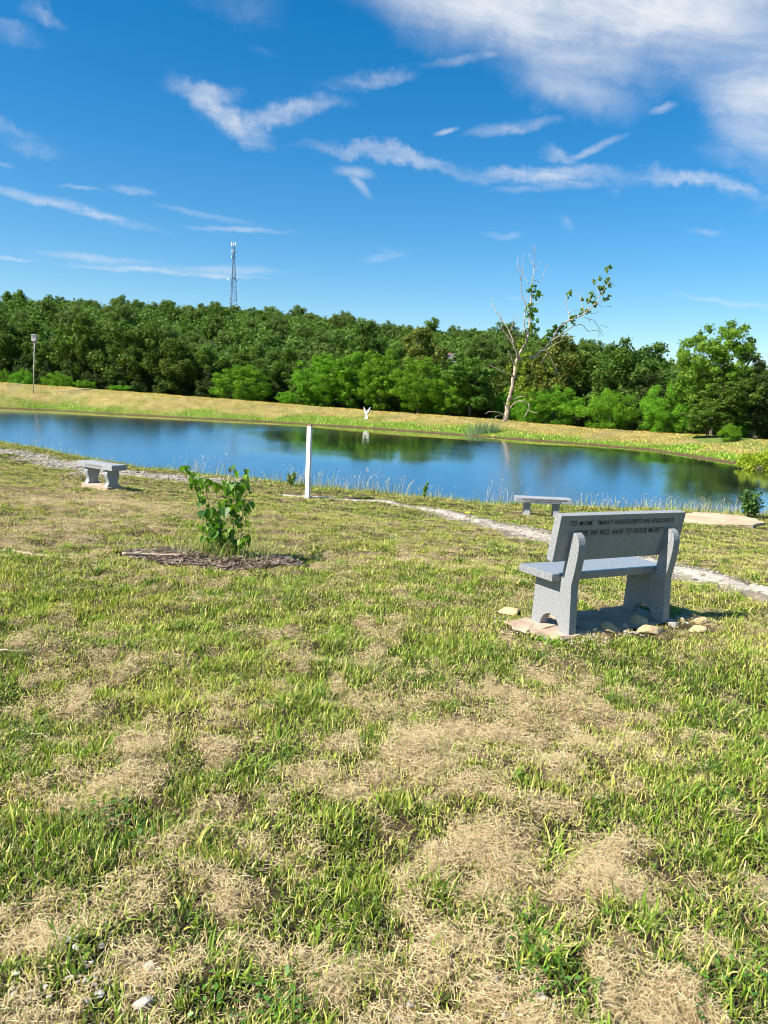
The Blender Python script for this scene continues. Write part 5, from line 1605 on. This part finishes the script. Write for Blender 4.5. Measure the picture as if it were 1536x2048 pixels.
# reeds and yellow bush at the far shore
def reeds():
    p = on_water(968, 874); c = np.array([p[0], p[1] + .8]); B = Bits(); n = 420
    x = c[0] + rng.normal(0, .75, n); y = c[1] + rng.normal(0, .35, n); z = np.maximum(terrain(x, y), WATER - .1)
    C = lerp(np.array([.07, .14, .07]), np.array([.20, .28, .14]), rng.random(n))
    blades(B, np.zeros((n, 3)) + np.stack([x - c[0], y - c[1], z - WATER], 1), rng.uniform(.5, 1.35, n), rng.uniform(.02, .04, n), np.arctan2(y - c[1], x - c[0]) + rng.normal(0, .6, n), rng.uniform(.05, .55, n), C, True, rng.uniform(0, .15, n))
    o = link_obj('reed_clump', B.mesh('reed_clump'), M_GRASS); o.location = (c[0], c[1], WATER); tag(o, 'grey-green clump of reeds on the far shore left of the dead tree', 'reeds')


reeds()


def shore_bush():
    p = on_water(1520, 945); c = np.array([p[0] + .9, p[1] + .9]); z = gz(*c); root = empty('shore_bush', (c[0], c[1], z)); tag(root, 'yellow-green bush overhanging the water at the right shore', 'bush')
    B = Bits(); cs = []; rs = []
    for _ in range(46):
        a = random.uniform(0, 6.28); r_ = 1.35 * math.sqrt(random.random()); cs.append(np.array([r_ * math.cos(a) * 1.15, r_ * math.sin(a), random.uniform(-.1, 1.25) * (1.15 - r_ / 1.9)])); rs.append(random.uniform(.16, .3))
    leaf_cloud(B, cs, rs, 90, .065, lambda m, q: lerp(np.array([.14, .20, .012]), np.array([.30, .33, .02]), rng.random(m)))
    b = MB()
    for q in cs[::4]: b.tube([(0, 0, -.2), tuple(q * .5), tuple(q)], [.03, .02, .01], 5)
    b.build('stem', M_STEM, root); link_obj('foliage', B.mesh('foliage'), M_CROWN, root)


shore_bush()


# house glimpsed between the trees
def house():
    Yd = crest_dist(893) + 30
    c = at(895, 712, Yd); zt = at(895, 711, Yd)[2]; z0 = gz(c[0], Yd)
    root = empty('brick_house', (c[0], Yd, z0), -.25); tag(root, 'house with pale roof and brick chimney end glimpsed between bank trees', 'house')
    eave = zt - z0 - 1.0
    b = MB(); b.box((0, 0, eave / 2), (3.4, 3.4, eave)); b.build('wall', M_BRICK, root)
    r_ = MB(); vs, fs = prism([(-1.95, eave - .1), (1.95, eave - .1), (0, eave + 1.3)], -1.8, 1.8); r_.add(vs, fs); roof = r_.build('roof', M_ROOF, root)
    ch = MB(); ch.box((.2, 0, eave + 1.1), (.7, .5, .5)); ch.build('chimney', M_BRICK, roof)
    w_ = MB(); w_.box((0, -1.71, eave * .6), (1.2, .06, 1.1)); w_.build('window', M_GLASS, root)


house()
